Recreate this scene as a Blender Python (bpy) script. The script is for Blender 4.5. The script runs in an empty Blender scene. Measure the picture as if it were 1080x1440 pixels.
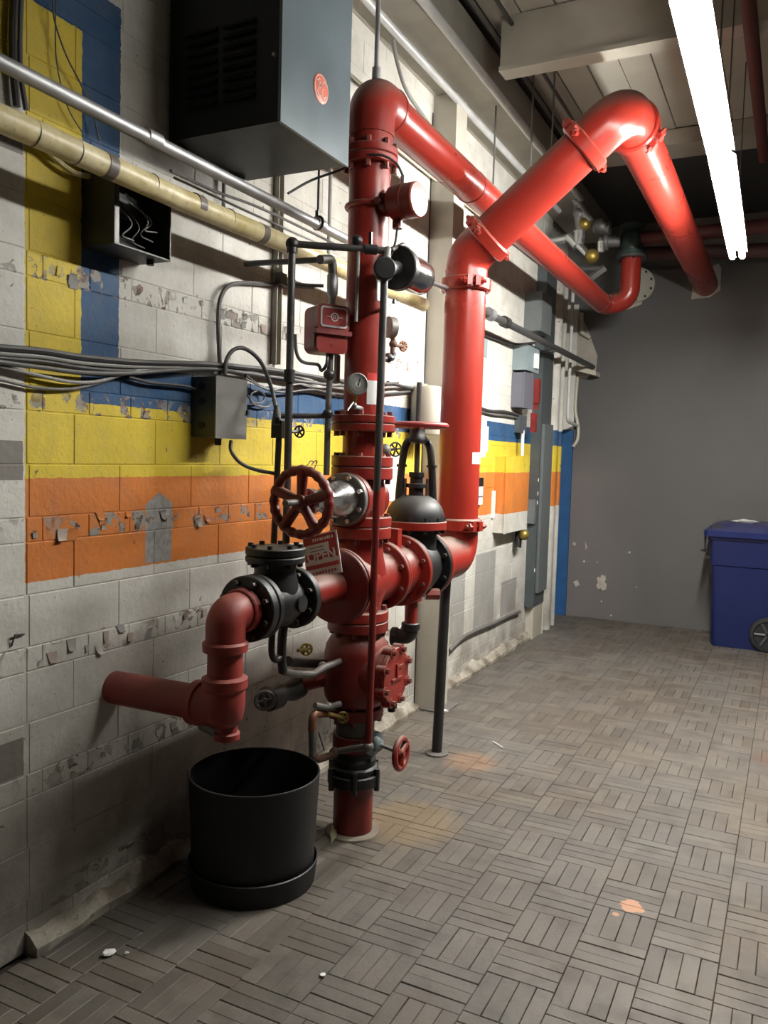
import bpy, math, random
import numpy as np
from mathutils import Vector, Matrix
random.seed(7)
S = bpy.context.scene
COL = S.collection

# ------------------------------------------------------------------ camera
F_PX, YAW, PITCH, ROLL = 1150.0, .463, -.0676, .0289
CAM = Vector((2.09, 0.0, 1.6))
fwd = Vector((-math.sin(YAW)*math.cos(PITCH), math.cos(YAW)*math.cos(PITCH), math.sin(PITCH)))
rgt = Vector((math.cos(YAW), math.sin(YAW), 0)); upv = rgt.cross(fwd)
cr = rgt*math.cos(ROLL) + upv*math.sin(ROLL); cu = -rgt*math.sin(ROLL) + upv*math.cos(ROLL)
cd = bpy.data.cameras.new('camera'); cam = bpy.data.objects.new('camera', cd); COL.objects.link(cam)
cam.matrix_world = Matrix(((cr.x, cu.x, -fwd.x, CAM.x), (cr.y, cu.y, -fwd.y, CAM.y), (cr.z, cu.z, -fwd.z, CAM.z), (0, 0, 0, 1)))
cd.sensor_fit = 'VERTICAL'; cd.sensor_height = 36.0; cd.lens = 36.0*F_PX/1440.0
cd.clip_start = .05; cd.clip_end = 100
S.camera = cam

# ------------------------------------------------------------------ world, exposure
w = bpy.data.worlds.new('world'); S.world = w; w.use_nodes = True
w.node_tree.nodes['Background'].inputs[0].default_value = (.9, .95, 1, 1)
w.node_tree.nodes['Background'].inputs[1].default_value = .02
S.view_settings.view_transform = 'Standard'; S.view_settings.look = 'None'
S.view_settings.exposure = 0.0; S.view_settings.gamma = 1.0
S.view_settings.use_curve_mapping = False
TUBE_NEAR, TUBE_FAR = 118.0, 450.0     # radiance of the near and far tubes, far raised to brighten the far wall

# ------------------------------------------------------------------ surveying helpers (pixel of the 1080x1440 photo -> point on a known plane)
def at(px, py, **k):
    ax = 'xyz'.index(list(k)[0]); v = list(k.values())[0]
    d = fwd + cr*((px-540)/F_PX) - cu*((py-720)/F_PX)
    return CAM + d*((v-CAM[ax])/d[ax])
def pz(x, y, py):           # height on the vertical line (x, y) that shows at image row py
    lo, hi = -1.0, 6.0
    for _ in range(50):
        m = (lo+hi)/2; d = Vector((x, y, m))-CAM
        if 720-F_PX*d.dot(cu)/d.dot(fwd) > py: lo = m
        else: hi = m
    return lo

# ------------------------------------------------------------------ mesh builder
def frame(d):
    d = Vector(d).normalized()
    a = Vector((0, 0, 1)) if abs(d.z) < .9 else Vector((1, 0, 0))
    u = a.cross(d).normalized(); return u, d.cross(u), d
class MB:
    def __init__(s): s.v = []; s.f = []
    def add(s, vs, fs):
        b = len(s.v); s.v += [tuple(v) for v in vs]; s.f += [tuple(i+b for i in f) for f in fs]; return s
    def box(s, c, size, rot=None):
        c = Vector(c); h = Vector(size)/2; R = rot or Matrix.Identity(3)
        vs = [c + R @ Vector((x*h.x, y*h.y, z*h.z)) for x in (-1, 1) for y in (-1, 1) for z in (-1, 1)]
        return s.add(vs, [(0, 1, 3, 2), (4, 6, 7, 5), (0, 4, 5, 1), (2, 3, 7, 6), (0, 2, 6, 4), (1, 5, 7, 3)])
    def bb(s, a, b):
        return s.box((Vector(a)+Vector(b))/2, [abs(b[i]-a[i]) for i in range(3)])
    def lathe(s, o, d, prof, n=32, a0=0.0, a1=None):
        u, w_, d = frame(d); o = Vector(o); full = a1 is None
        m = n if full else n+1; vs = []; fs = []
        for (t, r) in prof:
            for i in range(m):
                a = a0 + (2*math.pi if full else a1-a0)*i/n
                vs.append(o + d*t + (u*math.cos(a)+w_*math.sin(a))*r)
        for j in range(len(prof)-1):
            for i in range(n):
                k = (i+1) % m if full else i+1
                fs.append((j*m+i, j*m+k, (j+1)*m+k, (j+1)*m+i))
        if full:
            if prof[0][1] > 1e-5: fs.append(tuple(range(m-1, -1, -1)))
            if prof[-1][1] > 1e-5: fs.append(tuple((len(prof)-1)*m+i for i in range(m)))
        return s.add(vs, fs)
    def cyl(s, a, b, r, r2=None, n=24):
        a = Vector(a); b = Vector(b)
        return s.lathe(a, b-a, [(0, r), ((b-a).length, r if r2 is None else r2)], n)
    def disc(s, o, d, t0, t1, r, n=40, ch=.004):       # chamfered disc from t0 to t1 along d
        return s.lathe(o, d, [(t0, r-ch), (t0+ch, r), (t1-ch, r), (t1, r-ch)], n)
    def ring(s, o, d, t0, t1, r0, r1, n=40):           # open ring (tube wall)
        return s.lathe(o, d, [(t0, r0), (t0, r1), (t1, r1), (t1, r0), (t0, r0)], n) if False else s._ring(o, d, t0, t1, r0, r1, n)
    def _ring(s, o, d, t0, t1, r0, r1, n):
        u, w_, d = frame(d); o = Vector(o); vs = []; fs = []
        P = [(t0, r0), (t0, r1), (t1, r1), (t1, r0)]
        for (t, r) in P:
            for i in range(n):
                a = 2*math.pi*i/n; vs.append(o + d*t + (u*math.cos(a)+w_*math.sin(a))*r)
        for j in range(4):
            k = (j+1) % 4
            for i in range(n):
                e = (i+1) % n; fs.append((j*n+i, j*n+e, k*n+e, k*n+i))
        return s.add(vs, fs)
    def tube(s, pts, r, n=12, caps=True):
        pts = [Vector(p) for p in pts]; m = len(pts); vs = []; fs = []
        rr = r if isinstance(r, (list, tuple)) else [r]*m
        T = [(pts[min(i+1, m-1)]-pts[max(i-1, 0)]).normalized() for i in range(m)]
        u = frame(T[0])[0]
        for i in range(m):
            u = (u - T[i]*u.dot(T[i])).normalized(); w_ = T[i].cross(u)
            for k in range(n):
                a = 2*math.pi*k/n; vs.append(pts[i] + (u*math.cos(a)+w_*math.sin(a))*rr[i])
        for i in range(m-1):
            for k in range(n):
                e = (k+1) % n; fs.append((i*n+k, i*n+e, (i+1)*n+e, (i+1)*n+k))
        if caps: fs += [tuple(range(n-1, -1, -1)), tuple((m-1)*n+k for k in range(n))]
        return s.add(vs, fs)
    def torus(s, o, d, R, r, n=40, k=12, a0=0, a1=None):
        u, w_, d = frame(d); o = Vector(o); full = a1 is None
        A = [(2*math.pi if full else a1-a0)*i/n + a0 for i in range(n if full else n+1)]
        vs = []; fs = []; m = len(A)
        for a in A:
            e = u*math.cos(a)+w_*math.sin(a)
            for j in range(k):
                b = 2*math.pi*j/k; vs.append(o + e*(R+r*math.cos(b)) + d*(r*math.sin(b)))
        for i in range(m if full else m-1):
            i2 = (i+1) % m
            for j in range(k):
                j2 = (j+1) % k; fs.append((i*k+j, i2*k+j, i2*k+j2, i*k+j2))
        return s.add(vs, fs)
    def ball(s, c, r, n=16, k=10, sc=(1, 1, 1)):
        c = Vector(c); prof = [(-r*math.cos(math.pi*j/k), max(1e-6, r*math.sin(math.pi*j/k))) for j in range(k+1)]
        b = len(s.v); s.lathe((0, 0, 0), (0, 0, 1), prof, n)
        for i in range(b, len(s.v)):
            v = s.v[i]; s.v[i] = (c.x+v[0]*sc[0], c.y+v[1]*sc[1], c.z+v[2]*sc[2])
        return s
    def bolts(s, o, d, R, cnt, t0, t1, br=.011, off=0.5, n=6):
        u, w_, d = frame(d); o = Vector(o)
        for i in range(cnt):
            a = 2*math.pi*(i+off)/cnt; p = o + (u*math.cos(a)+w_*math.sin(a))*R
            s.lathe(p, d, [(t0, br), (t1, br)], n)
        return s
    def prism(s, poly, d):          # closed polygon of 3-D points extruded by vector d
        poly = [Vector(p) for p in poly]; n = len(poly); d = Vector(d)
        return s.add(poly+[p+d for p in poly], [tuple(range(n-1, -1, -1)), tuple(range(n, 2*n))] + [(i, (i+1) % n, n+(i+1) % n, n+i) for i in range(n)])
def bend(pts, rad, n=8):            # round the corners of a polyline
    pts = [Vector(p) for p in pts]; out = [pts[0]]
    for i in range(1, len(pts)-1):
        a, b, c = pts[i-1], pts[i], pts[i+1]
        d1 = (a-b).normalized(); d2 = (c-b).normalized()
        ang = d1.angle(d2)
        if ang > math.pi-.02: out.append(b); continue
        t = min(rad/math.tan(ang/2), (a-b).length*.5, (c-b).length*.5)
        q = t*math.tan(ang/2); bis = (d1+d2).normalized(); ctr = b + bis*(q/math.sin(ang/2))
        s0 = b+d1*t-ctr; s1 = b+d2*t-ctr
        for k in range(n+1):
            th = s0.angle(s1); f = k/n
            out.append(ctr + (s0*math.sin((1-f)*th)+s1*math.sin(f*th))/math.sin(th))
    out.append(pts[-1]); return out
def spline(pts, per=6):             # Catmull-Rom through the points
    P = [Vector(p) for p in pts]; P = [P[0]*2-P[1]] + P + [P[-1]*2-P[-2]]; o = []
    for i in range(1, len(P)-2):
        for k in range(per):
            t = k/per; a, b, c, d = P[i-1], P[i], P[i+1], P[i+2]
            o.append(.5*((2*b)+(c-a)*t+(2*a-5*b+4*c-d)*t*t+(3*b-a-3*c+d)*t**3))
    o.append(P[-2]); return o

def mesh_of(name, mb, mat, loc=(0, 0, 0), sharp=38):
    me = bpy.data.meshes.new(name); L = Vector(loc)
    me.from_pydata([(v[0]-L.x, v[1]-L.y, v[2]-L.z) for v in mb.v], [], mb.f)
    me.materials.append(mat)
    me.polygons.foreach_set('use_smooth', [True]*len(me.polygons))
    me.set_sharp_from_angle(angle=math.radians(sharp)); me.update()
    return me
def thing(name, label, cat, loc=(0, 0, 0), group=None):
    o = bpy.data.objects.new(name, None); COL.objects.link(o); o.location = loc; o.empty_display_size = .05
    o['label'] = label; o['category'] = cat
    if group: o['group'] = group
    return o
def root_loc(o):
    L = Vector(o.location)
    while o.parent: o = o.parent; L += Vector(o.location)
    return L
def part(par, name, mb, mat, label=None, stuff=False, sharp=38):
    o = bpy.data.objects.new(name, mesh_of(name, mb, mat, root_loc(par), sharp)); COL.objects.link(o); o.parent = par
    if label: o['label'] = label
    if stuff: o['kind'] = 'stuff'
    return o
def solo(name, mb, mat, label, cat, loc=(0, 0, 0), group=None, sharp=38):
    o = bpy.data.objects.new(name, mesh_of(name, mb, mat, loc, sharp)); COL.objects.link(o); o.location = loc
    o['label'] = label; o['category'] = cat
    if group: o['group'] = group
    return o
def struct(name, mb, mat, label=None, parent=None, sharp=38):
    o = bpy.data.objects.new(name, mesh_of(name, mb, mat, (0, 0, 0), sharp)); COL.objects.link(o)
    if parent: o.parent = parent
    else:
        o['kind'] = 'structure'
        o['label'] = label or name; 
    return o

# ------------------------------------------------------------------ materials
class NT:
    def __init__(s, name):
        s.m = bpy.data.materials.new(name); s.m.use_nodes = True; s.t = s.m.node_tree
        s.bsdf = s.t.nodes['Principled BSDF']; s._pos = None
    def n(s, typ, **k):
        x = s.t.nodes.new(typ)
        for a, b in k.items(): setattr(x, a, b)
        return x
    def set(s, sock, v):
        if isinstance(v, bpy.types.NodeSocket): s.t.links.new(v, sock)
        elif isinstance(v, (tuple, list)) and len(v) == 3 and sock.type == 'RGBA': sock.default_value = (*v, 1)
        else: sock.default_value = v
    def pos(s):
        if not s._pos: s._pos = s.n('ShaderNodeNewGeometry')
        return s._pos.outputs['Position']
    def nrm(s):
        s.pos(); return s._pos.outputs['Normal']
    def xyz(s, v):
        x = s.n('ShaderNodeSeparateXYZ'); s.set(x.inputs[0], v); return x.outputs
    def math(s, op, a, b=0.0, c=0.0, clamp=False):
        x = s.n('ShaderNodeMath', operation=op, use_clamp=clamp); s.set(x.inputs[0], a); s.set(x.inputs[1], b); s.set(x.inputs[2], c); return x.outputs[0]
    def mul(s, *a):
        r = a[0]
        for b in a[1:]: r = s.math('MULTIPLY', r, b)
        return r
    def mix(s, f, a, b):
        x = s.n('ShaderNodeMix', data_type='RGBA'); s.set(x.inputs[0], f); s.set(x.inputs[6], a); s.set(x.inputs[7], b); return x.outputs[2]
    def noise(s, scale, detail=3.0, rough=.55, vec=None, out=0, dist=0.0):
        x = s.n('ShaderNodeTexNoise'); s.set(x.inputs['Vector'], vec if vec is not None else s.pos())
        x.inputs['Scale'].default_value = scale; x.inputs['Detail'].default_value = detail; x.inputs['Roughness'].default_value = rough; x.inputs['Distortion'].default_value = dist
        return x.outputs[out]
    def scl(s, v, k):
        x = s.n('ShaderNodeVectorMath', operation='MULTIPLY'); s.set(x.inputs[0], v); x.inputs[1].default_value = k; return x.outputs[0]
    def ramp(s, v, a, b):      # clamp((v-a)/(b-a))
        x = s.n('ShaderNodeMapRange'); s.set(x.inputs[0], v); x.inputs[1].default_value = a; x.inputs[2].default_value = b; return x.outputs[0]
    def between(s, v, a, b):
        return s.mul(s.math('GREATER_THAN', v, a), s.math('LESS_THAN', v, b))
    def bump(s, h, strength=.3, dist=.01):
        x = s.n('ShaderNodeBump'); x.inputs['Strength'].default_value = strength; x.inputs['Distance'].default_value = dist
        s.set(x.inputs['Height'], h); s.set(s.bsdf.inputs['Normal'], x.outputs[0])
    def out(s, col=None, rough=None, metal=None, spec=None):
        if col is not None: s.set(s.bsdf.inputs['Base Color'], col)
        if rough is not None: s.set(s.bsdf.inputs['Roughness'], rough)
        if metal is not None: s.set(s.bsdf.inputs['Metallic'], metal)
        if spec is not None: s.set(s.bsdf.inputs['Specular IOR Level'], spec)
        return s.m
def srgb(r, g, b):
    f = lambda c: (c/255/12.92) if c <= 10 else ((c/255+.055)/1.055)**2.4
    return (f(r), f(g), f(b))

def paint(name, col, rough=.4, var=.25, dust=0.0, scale=9.0, metal=0.0, bump=.04, dustcol=(.15, .12, .095), spec=.5):
    m = NT(name); n1 = m.noise(scale, 4.0); n2 = m.noise(scale*6, 3.0)
    c = m.mix(m.ramp(n1, .35, .7), tuple(x*(1-var) for x in col), col)
    c = m.mix(m.mul(m.ramp(n2, .62, .75), min(.35, var*1.3)), c, tuple(x*.6 for x in col))
    r = m.ramp(n1, .2, .9); r = m.math('MULTIPLY_ADD', r, .10, rough-.05)
    if dust:
        z = m.xyz(m.nrm())[2]
        k = m.mul(m.ramp(z, .15, .8), m.ramp(n1, .15, .5), dust)
        c = m.mix(k, c, dustcol); r = m.math('ADD', r, m.mul(k, .35), clamp=True)
    m.bump(n2, bump*4, .002)
    return m.out(c, r, metal, spec)
RED = (.275, .024, .016)
M = {}
M['red'] = paint('red_enamel', RED, .36, .22, .75)
M['red_dark'] = paint('dark_red_enamel', (.21, .018, .014), .42, .35, .5)
M['red_orange'] = paint('bright_red_enamel', (.29, .024, .015), .30, .06, .9, scale=3)
M['black'] = paint('black_cast_iron', (.012, .012, .013), .45, .3, .35, dustcol=(.10, .095, .09))
M['blackpl'] = paint('black_plastic', (.006, .006, .0065), .55, .15, .06, dustcol=(.05, .05, .05))
M['steel'] = paint('galvanised_steel', (.42, .42, .43), .52, .25, .25, metal=.85)
M['chrome'] = paint('bright_aluminium', (.66, .66, .66), .25, .2, .1, metal=.9)
M['darkpipe'] = paint('dark_steel_pipe', (.085, .082, .082), .42, .3, .35, metal=.35)
M['greypipe'] = paint('grey_steel_pipe', (.14, .135, .13), .45, .3, .4, metal=.3)
M['blackpipe'] = paint('black_steel_pipe', (.028, .027, .027), .42, .3, .25, metal=.2)
M['brass'] = paint('old_brass', (.34, .25, .06), .4, .35, .2, metal=.7)
M['copper'] = paint('rusty_copper', (.30, .13, .07), .5, .4, .2, metal=.3)
M['rust'] = paint('brown_rust', (.16, .085, .055), .7, .45, .3)
M['greyfit'] = paint('dull_zinc_fitting', (.23, .22, .21), .5, .35, .3, metal=.4)
M['grey_enamel'] = paint('grey_enamel', (.13, .145, .147), .42, .12, .3)
M['grey_blue'] = paint('blue_grey_enamel', (.20, .25, .26), .45, .12, .3)
M['grey_dark'] = paint('dark_grey_enamel', (.062, .075, .079), .42, .15, .2)
M['grey_violet'] = paint('violet_grey_enamel', (.12, .12, .15), .42, .12, .2)
M['beige'] = paint('beige_paint', (.46, .43, .36), .55, .15, .2, scale=4)
M['beige_dull'] = paint('dull_beige_paint', (.36, .335, .28), .6, .2, .2, scale=4)
M['cream'] = paint('cream_pvc', (.62, .58, .48), .5, .1, .25)
M['white'] = paint('white_enamel', (.70, .69, .65), .5, .1, .2)
M['paper'] = paint('white_paper', (.76, .76, .74), .7, .05)
M['redprint'] = paint('red_print', (.42, .03, .03), .5, .15)
M['cable'] = paint('grey_cable', (.13, .13, .13), .5, .3, .5)
M['cable_dk'] = paint('black_cable', (.035, .035, .038), .5, .3, .4)
M['cable_lt'] = paint('pale_cable', (.29, .285, .27), .5, .2, .3)
M['bin'] = paint('blue_plastic', (.006, .013, .078), .38, .12, .15)
M['bin_dk'] = paint('dark_plastic', (.016, .017, .02), .5, .15)
M['cabinet'] = paint('shaded_cabinet', (.010, .011, .012), .45, .12, .1, spec=.3)  # near-black so the cabinet sides look unlit; shade put into the colour
M['copperplug'] = paint('pale_debris', (.6, .6, .58), .8, .1)
M['bright_conduit'] = paint('bright_zinc', (.58, .58, .57), .4, .15, .1, metal=.25)
M['maroon'] = paint('dusty_maroon', (.10, .022, .02), .6, .3)
M['bolt'] = paint('painted_bolt', (.22, .05, .04), .45, .5, .6)
M['bolt_dk'] = paint('dark_bolt', (.03, .03, .03), .4, .3, .6, metal=.3)

def foil_mat():       # yellowed pipe insulation jacket
    m = NT('yellowed_insulation'); n1 = m.noise(14, 5); n2 = m.noise(60, 3); g = m.noise(3, 2)
    c = m.mix(m.ramp(n1, .35, .7), (.50, .41, .18), (.80, .70, .42)); c = m.mix(m.mul(m.ramp(n2, .6, .72), .5), c, (.16, .12, .06))
    c = m.mix(m.mul(m.ramp(g, .5, .7), .5), c, (.60, .55, .40))
    m.bump(n1, .4, .006); return m.out(c, .42)
M['tan'] = foil_mat()

def tube_mat(name, power):
    m = NT(name); e = m.bsdf.inputs
    m.set(e['Emission Color'], (1.0, .985, .93)); e['Emission Strength'].default_value = power
    return m.out((.9, .9, .9), .4)
M['tube_near'] = tube_mat('near_fluorescent_glow', TUBE_NEAR); M['tube_far'] = tube_mat('far_fluorescent_glow', TUBE_FAR)

PER, SHORT0, HS, HT = .403, 1.305, .077, .163      # block coursing: one short course, two tall ones
def wall_mat():
    m = NT('painted_block_wall'); x, y, z = m.xyz(m.pos())
    wob = m.math('MULTIPLY_ADD', m.noise(35, 2), .012, -.006); y = m.math('ADD', y, wob); z = m.math('ADD', z, wob)
    nA = m.noise(5, 4); nB = m.noise(45, 4); nC = m.noise(1.1, 3)
    white = m.mix(m.ramp(nA, .3, .75), (.50, .48, .43), (.66, .645, .60))
    white = m.mix(m.mul(m.ramp(nC, .45, .68), .45), white, (.42, .40, .35))
    yellow = m.mix(m.ramp(nA, .3, .7), (.54, .40, .028), (.66, .50, .045))
    orange = m.mix(m.ramp(nA, .3, .7), (.48, .145, .025), (.60, .19, .035))
    blue = m.mix(m.ramp(nA, .3, .7), (.013, .052, .125), (.019, .078, .185))
    right = m.math('GREATER_THAN', y, 1.738)
    c = m.mix(m.mul(right, m.between(z, 1.18, 1.503)), white, orange)
    c = m.mix(m.mul(right, m.between(z, 1.503, 1.748)), c, yellow)
    c = m.mix(m.mul(m.between(y, 1.738, 1.953), m.between(z, 1.74, 2.915)), c, yellow)
    c = m.mix(m.mul(m.math('LESS_THAN', y, 1.739), m.between(z, 2.66, 2.915)), c, yellow)
    c = m.mix(m.mul(m.math('GREATER_THAN', y, 1.953), m.between(z, 1.748, 1.892)), c, blue)
    c = m.mix(m.mul(m.between(y, 1.953, 2.118), m.between(z, 1.748, 3.06)), c, blue)
    c = m.mix(m.mul(m.math('LESS_THAN', y, 2.118), m.between(z, 2.915, 3.06)), c, blue)
    # bare grey cement patches
    grey = m.mix(m.ramp(nB, .35, .7), (.20, .195, .185), (.30, .295, .28))
    arch = m.math('LESS_THAN', m.math('ADD', m.math('MULTIPLY', m.math('ABSOLUTE', m.math('SUBTRACT', y, 2.326)), .6), z), 1.445)
    c = m.mix(m.mul(m.between(y, 2.256, 2.396), m.math('GREATER_THAN', z, 1.187), arch), c, grey)
    for (y0, y1, z0, z1) in ((5.18, 5.54, .295, .79), (5.74, 6.2, .305, .885), (6.37, 6.78, .315, .60)):
        c = m.mix(m.mul(m.between(y, y0, y1), m.between(z, z0, z1), .9), c, (.27, .265, .25))
    # raw grey blocks of the pier
    rawb = m.mul(m.math('LESS_THAN', y, 1.73), m.math('GREATER_THAN', m.noise(2.6, 0, vec=m.scl(m.pos(), (0, 0, 2.1))), .60))
    c = m.mix(m.mul(rawb, .9), c, (.15, .135, .12))
    # peeling in the short courses
    ph = m.math('FRACT', m.math('MULTIPLY', m.math('ADD', z, 4.03-SHORT0), 1/PER))
    sc = m.mul(m.math('LESS_THAN', ph, HS/PER), m.math('LESS_THAN', z, 2.3))
    pl = m.noise(16, 3, .6, dist=.6); pl2 = m.noise(30, 2); patch = m.ramp(m.noise(1.7, 2, vec=m.scl(m.pos(), (1, 1, 3))), .40, .55)
    patch = m.mul(patch, m.math('LESS_THAN', y, 4.6))
    f = m.mul(sc, patch, m.math('GREATER_THAN', pl, .545))
    peelc = m.mix(m.math('GREATER_THAN', pl2, .52), (.25, .235, .21), m.mix(m.ramp(nB, .4, .6), (.07, .045, .032), (.24, .155, .12)))
    c = m.mix(f, c, peelc)
    # little chips and grime; grime low down deepened to darken the wall like shade
    ch = m.math('GREATER_THAN', m.noise(24, 2, .5), .735); c = m.mix(m.mul(ch, .8), c, (.09, .07, .055))
    low = m.mul(m.math('SUBTRACT', 1.0, m.ramp(z, .12, .75)), m.ramp(m.noise(4.2, 5), .30, .62)); c = m.mix(m.mul(low, .8), c, (.17, .14, .11))
    gr = m.mul(m.ramp(m.noise(11, 5, .65),   .45, .75), .22); c = m.mix(gr, c, (.20, .175, .135))
    pit = m.math('GREATER_THAN', m.noise(70, 2, .5), .70); c = m.mix(m.mul(pit, .5), c, (.12, .10, .075))
    h = m.math('SUBTRACT', m.math('MULTIPLY', nB, .6), f); m.bump(h, .55, .006)
    return m.out(c, .62, 0, .35)
M['wall'] = wall_mat()

def floor_mat(name, attr):
    m = NT(name)
    if attr:
        a = m.n('ShaderNodeAttribute'); a.attribute_name = 'rnd'; r = a.outputs['Fac']
    else: r = m.n('ShaderNodeObjectInfo').outputs['Random']
    n1 = m.noise(1.3, 3); n2 = m.noise(7, 5); n3 = m.noise(60, 3); px, py, pzz = m.xyz(m.pos())
    grain = m.noise(90, 2, vec=m.scl(m.pos(), (1, .25, 1)))
    c = m.mix(r, (.076, .063, .050), (.125, .108, .088))
    c = m.mix(m.mul(m.ramp(n1, .42, .62), .45), c, (.145, .142, .135))
    warm = m.mul(m.ramp(px, 1.7, 2.4), m.ramp(m.noise(1.9, 3), .40, .6)); c = m.mix(m.mul(warm, .6), c, (.20, .145, .09))
    c = m.mix(m.mul(m.ramp(n2, .50, .70), .6), c, (.05, .042, .034))
    c = m.mix(m.mul(m.ramp(m.noise(2.6, 4, .6), .48, .66), .5), c, (.062, .055, .048))
    c = m.mix(m.mul(m.ramp(grain, .5, .75), .25), c, (.09, .075, .06))
    # rust stain near the post and spilt orange paint
    def spot(x, y, rad, k, col, c, ns=.25, edge=.6):
        d = m.math('SQRT', m.math('ADD', m.math('POWER', m.math('SUBTRACT', px, x), 2.0), m.math('POWER', m.math('SUBTRACT', py, y), 2.0)))
        d = m.math('ADD', d, m.math('MULTIPLY_ADD', m.noise(14, 3), ns*rad*2, -ns*rad))
        return m.mix(m.mul(m.math('SUBTRACT', 1.0, m.ramp(d, rad*edge, rad)), k), c, col)
    c = spot(.64, 4.02, .16, .3, (.36, .18, .09), c)
    c = spot(.66, 3.2, .26, .35, (.22, .14, .05), c)
    c = spot(2.45, 3.65, .25, .5, (.14, .08, .045), c); c = spot(2.1, 4.9, .16, .6, (.12, .07, .05), c)
    c = spot(1.647, 2.985, .045, 1.0, (.42, .22, .13), c, .9, .93); c = spot(1.61, 2.90, .014, 1.0, (.42, .22, .13), c, .6, .9)
    m.bump(m.math('ADD', n3, m.math('MULTIPLY', grain, .6)), .35, .003)
    return m.out(c, m.math('MULTIPLY_ADD', n2, .35, .38), 0, .4)
M['floor'] = floor_mat('parquet_slat', False); M['floor_far'] = floor_mat('parquet_far', True)
def screed():
    m = NT('dark_floor_bed'); return m.out(m.mix(m.noise(9, 4), (.022, .018, .014), (.06, .05, .04)), .85)
def backwall_mat():
    m = NT('grey_board_paint'); x, y, z = m.xyz(m.pos()); n = m.noise(2.2, 4); n3 = m.noise(120, 2)
    c = m.mix(n, (.104, .102, .099), (.122, .120, .116))
    pk = m.mul(m.math('SUBTRACT', 1.0, m.ramp(m.math('ADD', x, m.math('MULTIPLY', m.noise(1.5, 2), .3)), .35, .95)), m.math('SUBTRACT', 1.0, m.ramp(m.math('ADD', z, m.math('MULTIPLY', m.noise(1.3, 2), .3)), 1.6, 1.95)))
    c = m.mix(m.mul(pk, .55), c, (.215, .19, .19))
    ch = m.mul(m.math('GREATER_THAN', m.noise(13, 3, .5), .70), m.math('LESS_THAN', z, .75), m.math('LESS_THAN', x, .75))
    c = m.mix(ch, c, (.62, .58, .52))
    m.bump(m.math('ADD', n3, m.math('MULTIPLY', m.noise(3, 2), 3.0)), .15, .004); return m.out(c, .5, 0, .4)
M['back'] = backwall_mat()

# ================================================================== STRUCTURE
# ---- floor: bed, parquet squares of four slats each
FX0, FX1, FY0, FY1 = -.12, 8.5, -6.0, 8.45
TX, TY = .2155, .2068
floor = struct('floor', MB().bb((FX0, FY0, -.12), (FX1, FY1, -.012)), screed(), 'worn grey-brown parquet floor of four-slat squares')
def slat_mesh(lx, ly, name):
    mb = MB(); a, b, c = lx/2-.0007, ly/2-.0007, .0018
    vs = [(-a, -b, -.014), (a, -b, -.014), (a, b, -.014), (-a, b, -.014), (-a, -b, -c), (a, -b, -c), (a, b, -c), (-a, b, -c),
          (-a+c, -b+c, 0), (a-c, -b+c, 0), (a-c, b-c, 0), (-a+c, b-c, 0)]
    mb.add(vs, [(0, 1, 5, 4), (1, 2, 6, 5), (2, 3, 7, 6), (3, 0, 4, 7), (4, 5, 9, 8), (5, 6, 10, 9), (6, 7, 11, 10), (7, 4, 8, 11), (8, 9, 10, 11)])
    return mb
SM_Y = slat_mesh(TX/4, TY, 'y'); SM_X = slat_mesh(TX, TY/4, 'x')
me_y = mesh_of('floor_slat', SM_Y, M['floor']); me_x = mesh_of('floor_slat', SM_X, M['floor'])
slats = []
i0, i1 = math.floor((0-1.10)/TX)-1, math.ceil((5.2-1.10)/TX); j0, j1 = math.floor((-2.6-2.757)/TY), math.ceil((FY1-2.757)/TY)
rs = random.Random(3)
for i in range(i0, i1):
    for j in range(j0, j1):
        x0 = 1.10+i*TX; y0 = 2.757+j*TY + .03*math.sin(i*2.3)*(i != 0)
        if x0+TX*.75 < .0 and y0 < 7.5: continue
        ysl = (i+j) % 2 == 0
        for k in range(4):
            cx = x0+TX*(k+.5)/4 if ysl else x0+TX/2; cy = y0+TY/2 if ysl else y0+TY*(k+.5)/4
            if cx < FX0+.03 or cx > FX1 or cy > FY1+.1 or cy < FY0: continue
            d = Vector((cx, cy, 0))-CAM; zc = d.dot(fwd)
            vis = zc > .3 and -60 < 540+F_PX*d.dot(cr)/zc < 1140 and -60 < 720-F_PX*d.dot(cu)/zc < 1500
            hid = math.hypot(cx-.33, cy-2.49) < .2
            slats.append((d.length if vis and not hid else 99, cx, cy, ysl, rs.uniform(-.0018, .0008), rs.gauss(0, .006), rs.gauss(0, .006), rs.gauss(0, .004), rs.random()))
slats.sort(key=lambda s: s[0])
for s in slats[:298]:
    o = bpy.data.objects.new('floor_slat', me_y if s[3] else me_x); COL.objects.link(o); o.parent = floor
    o.location = (s[1], s[2], s[4]); o.rotation_euler = (s[5]*.5, s[6]*.5, s[7])
far = MB(); rn = []
for s in slats[298:]:
    src = SM_Y if s[3] else SM_X; ca, sa = math.cos(s[7]), math.sin(s[7])
    far.add([(s[1]+v[0]*ca-v[1]*sa, s[2]+v[0]*sa+v[1]*ca, s[4]+v[2]) for v in src.v], src.f); rn += [s[8]]*len(src.v)
fo = part(floor, 'floor_slats', far, M['floor_far'], stuff=True)
at_ = fo.data.attributes.new('rnd', 'FLOAT', 'POINT'); at_.data.foreach_set('value', rn)

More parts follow.
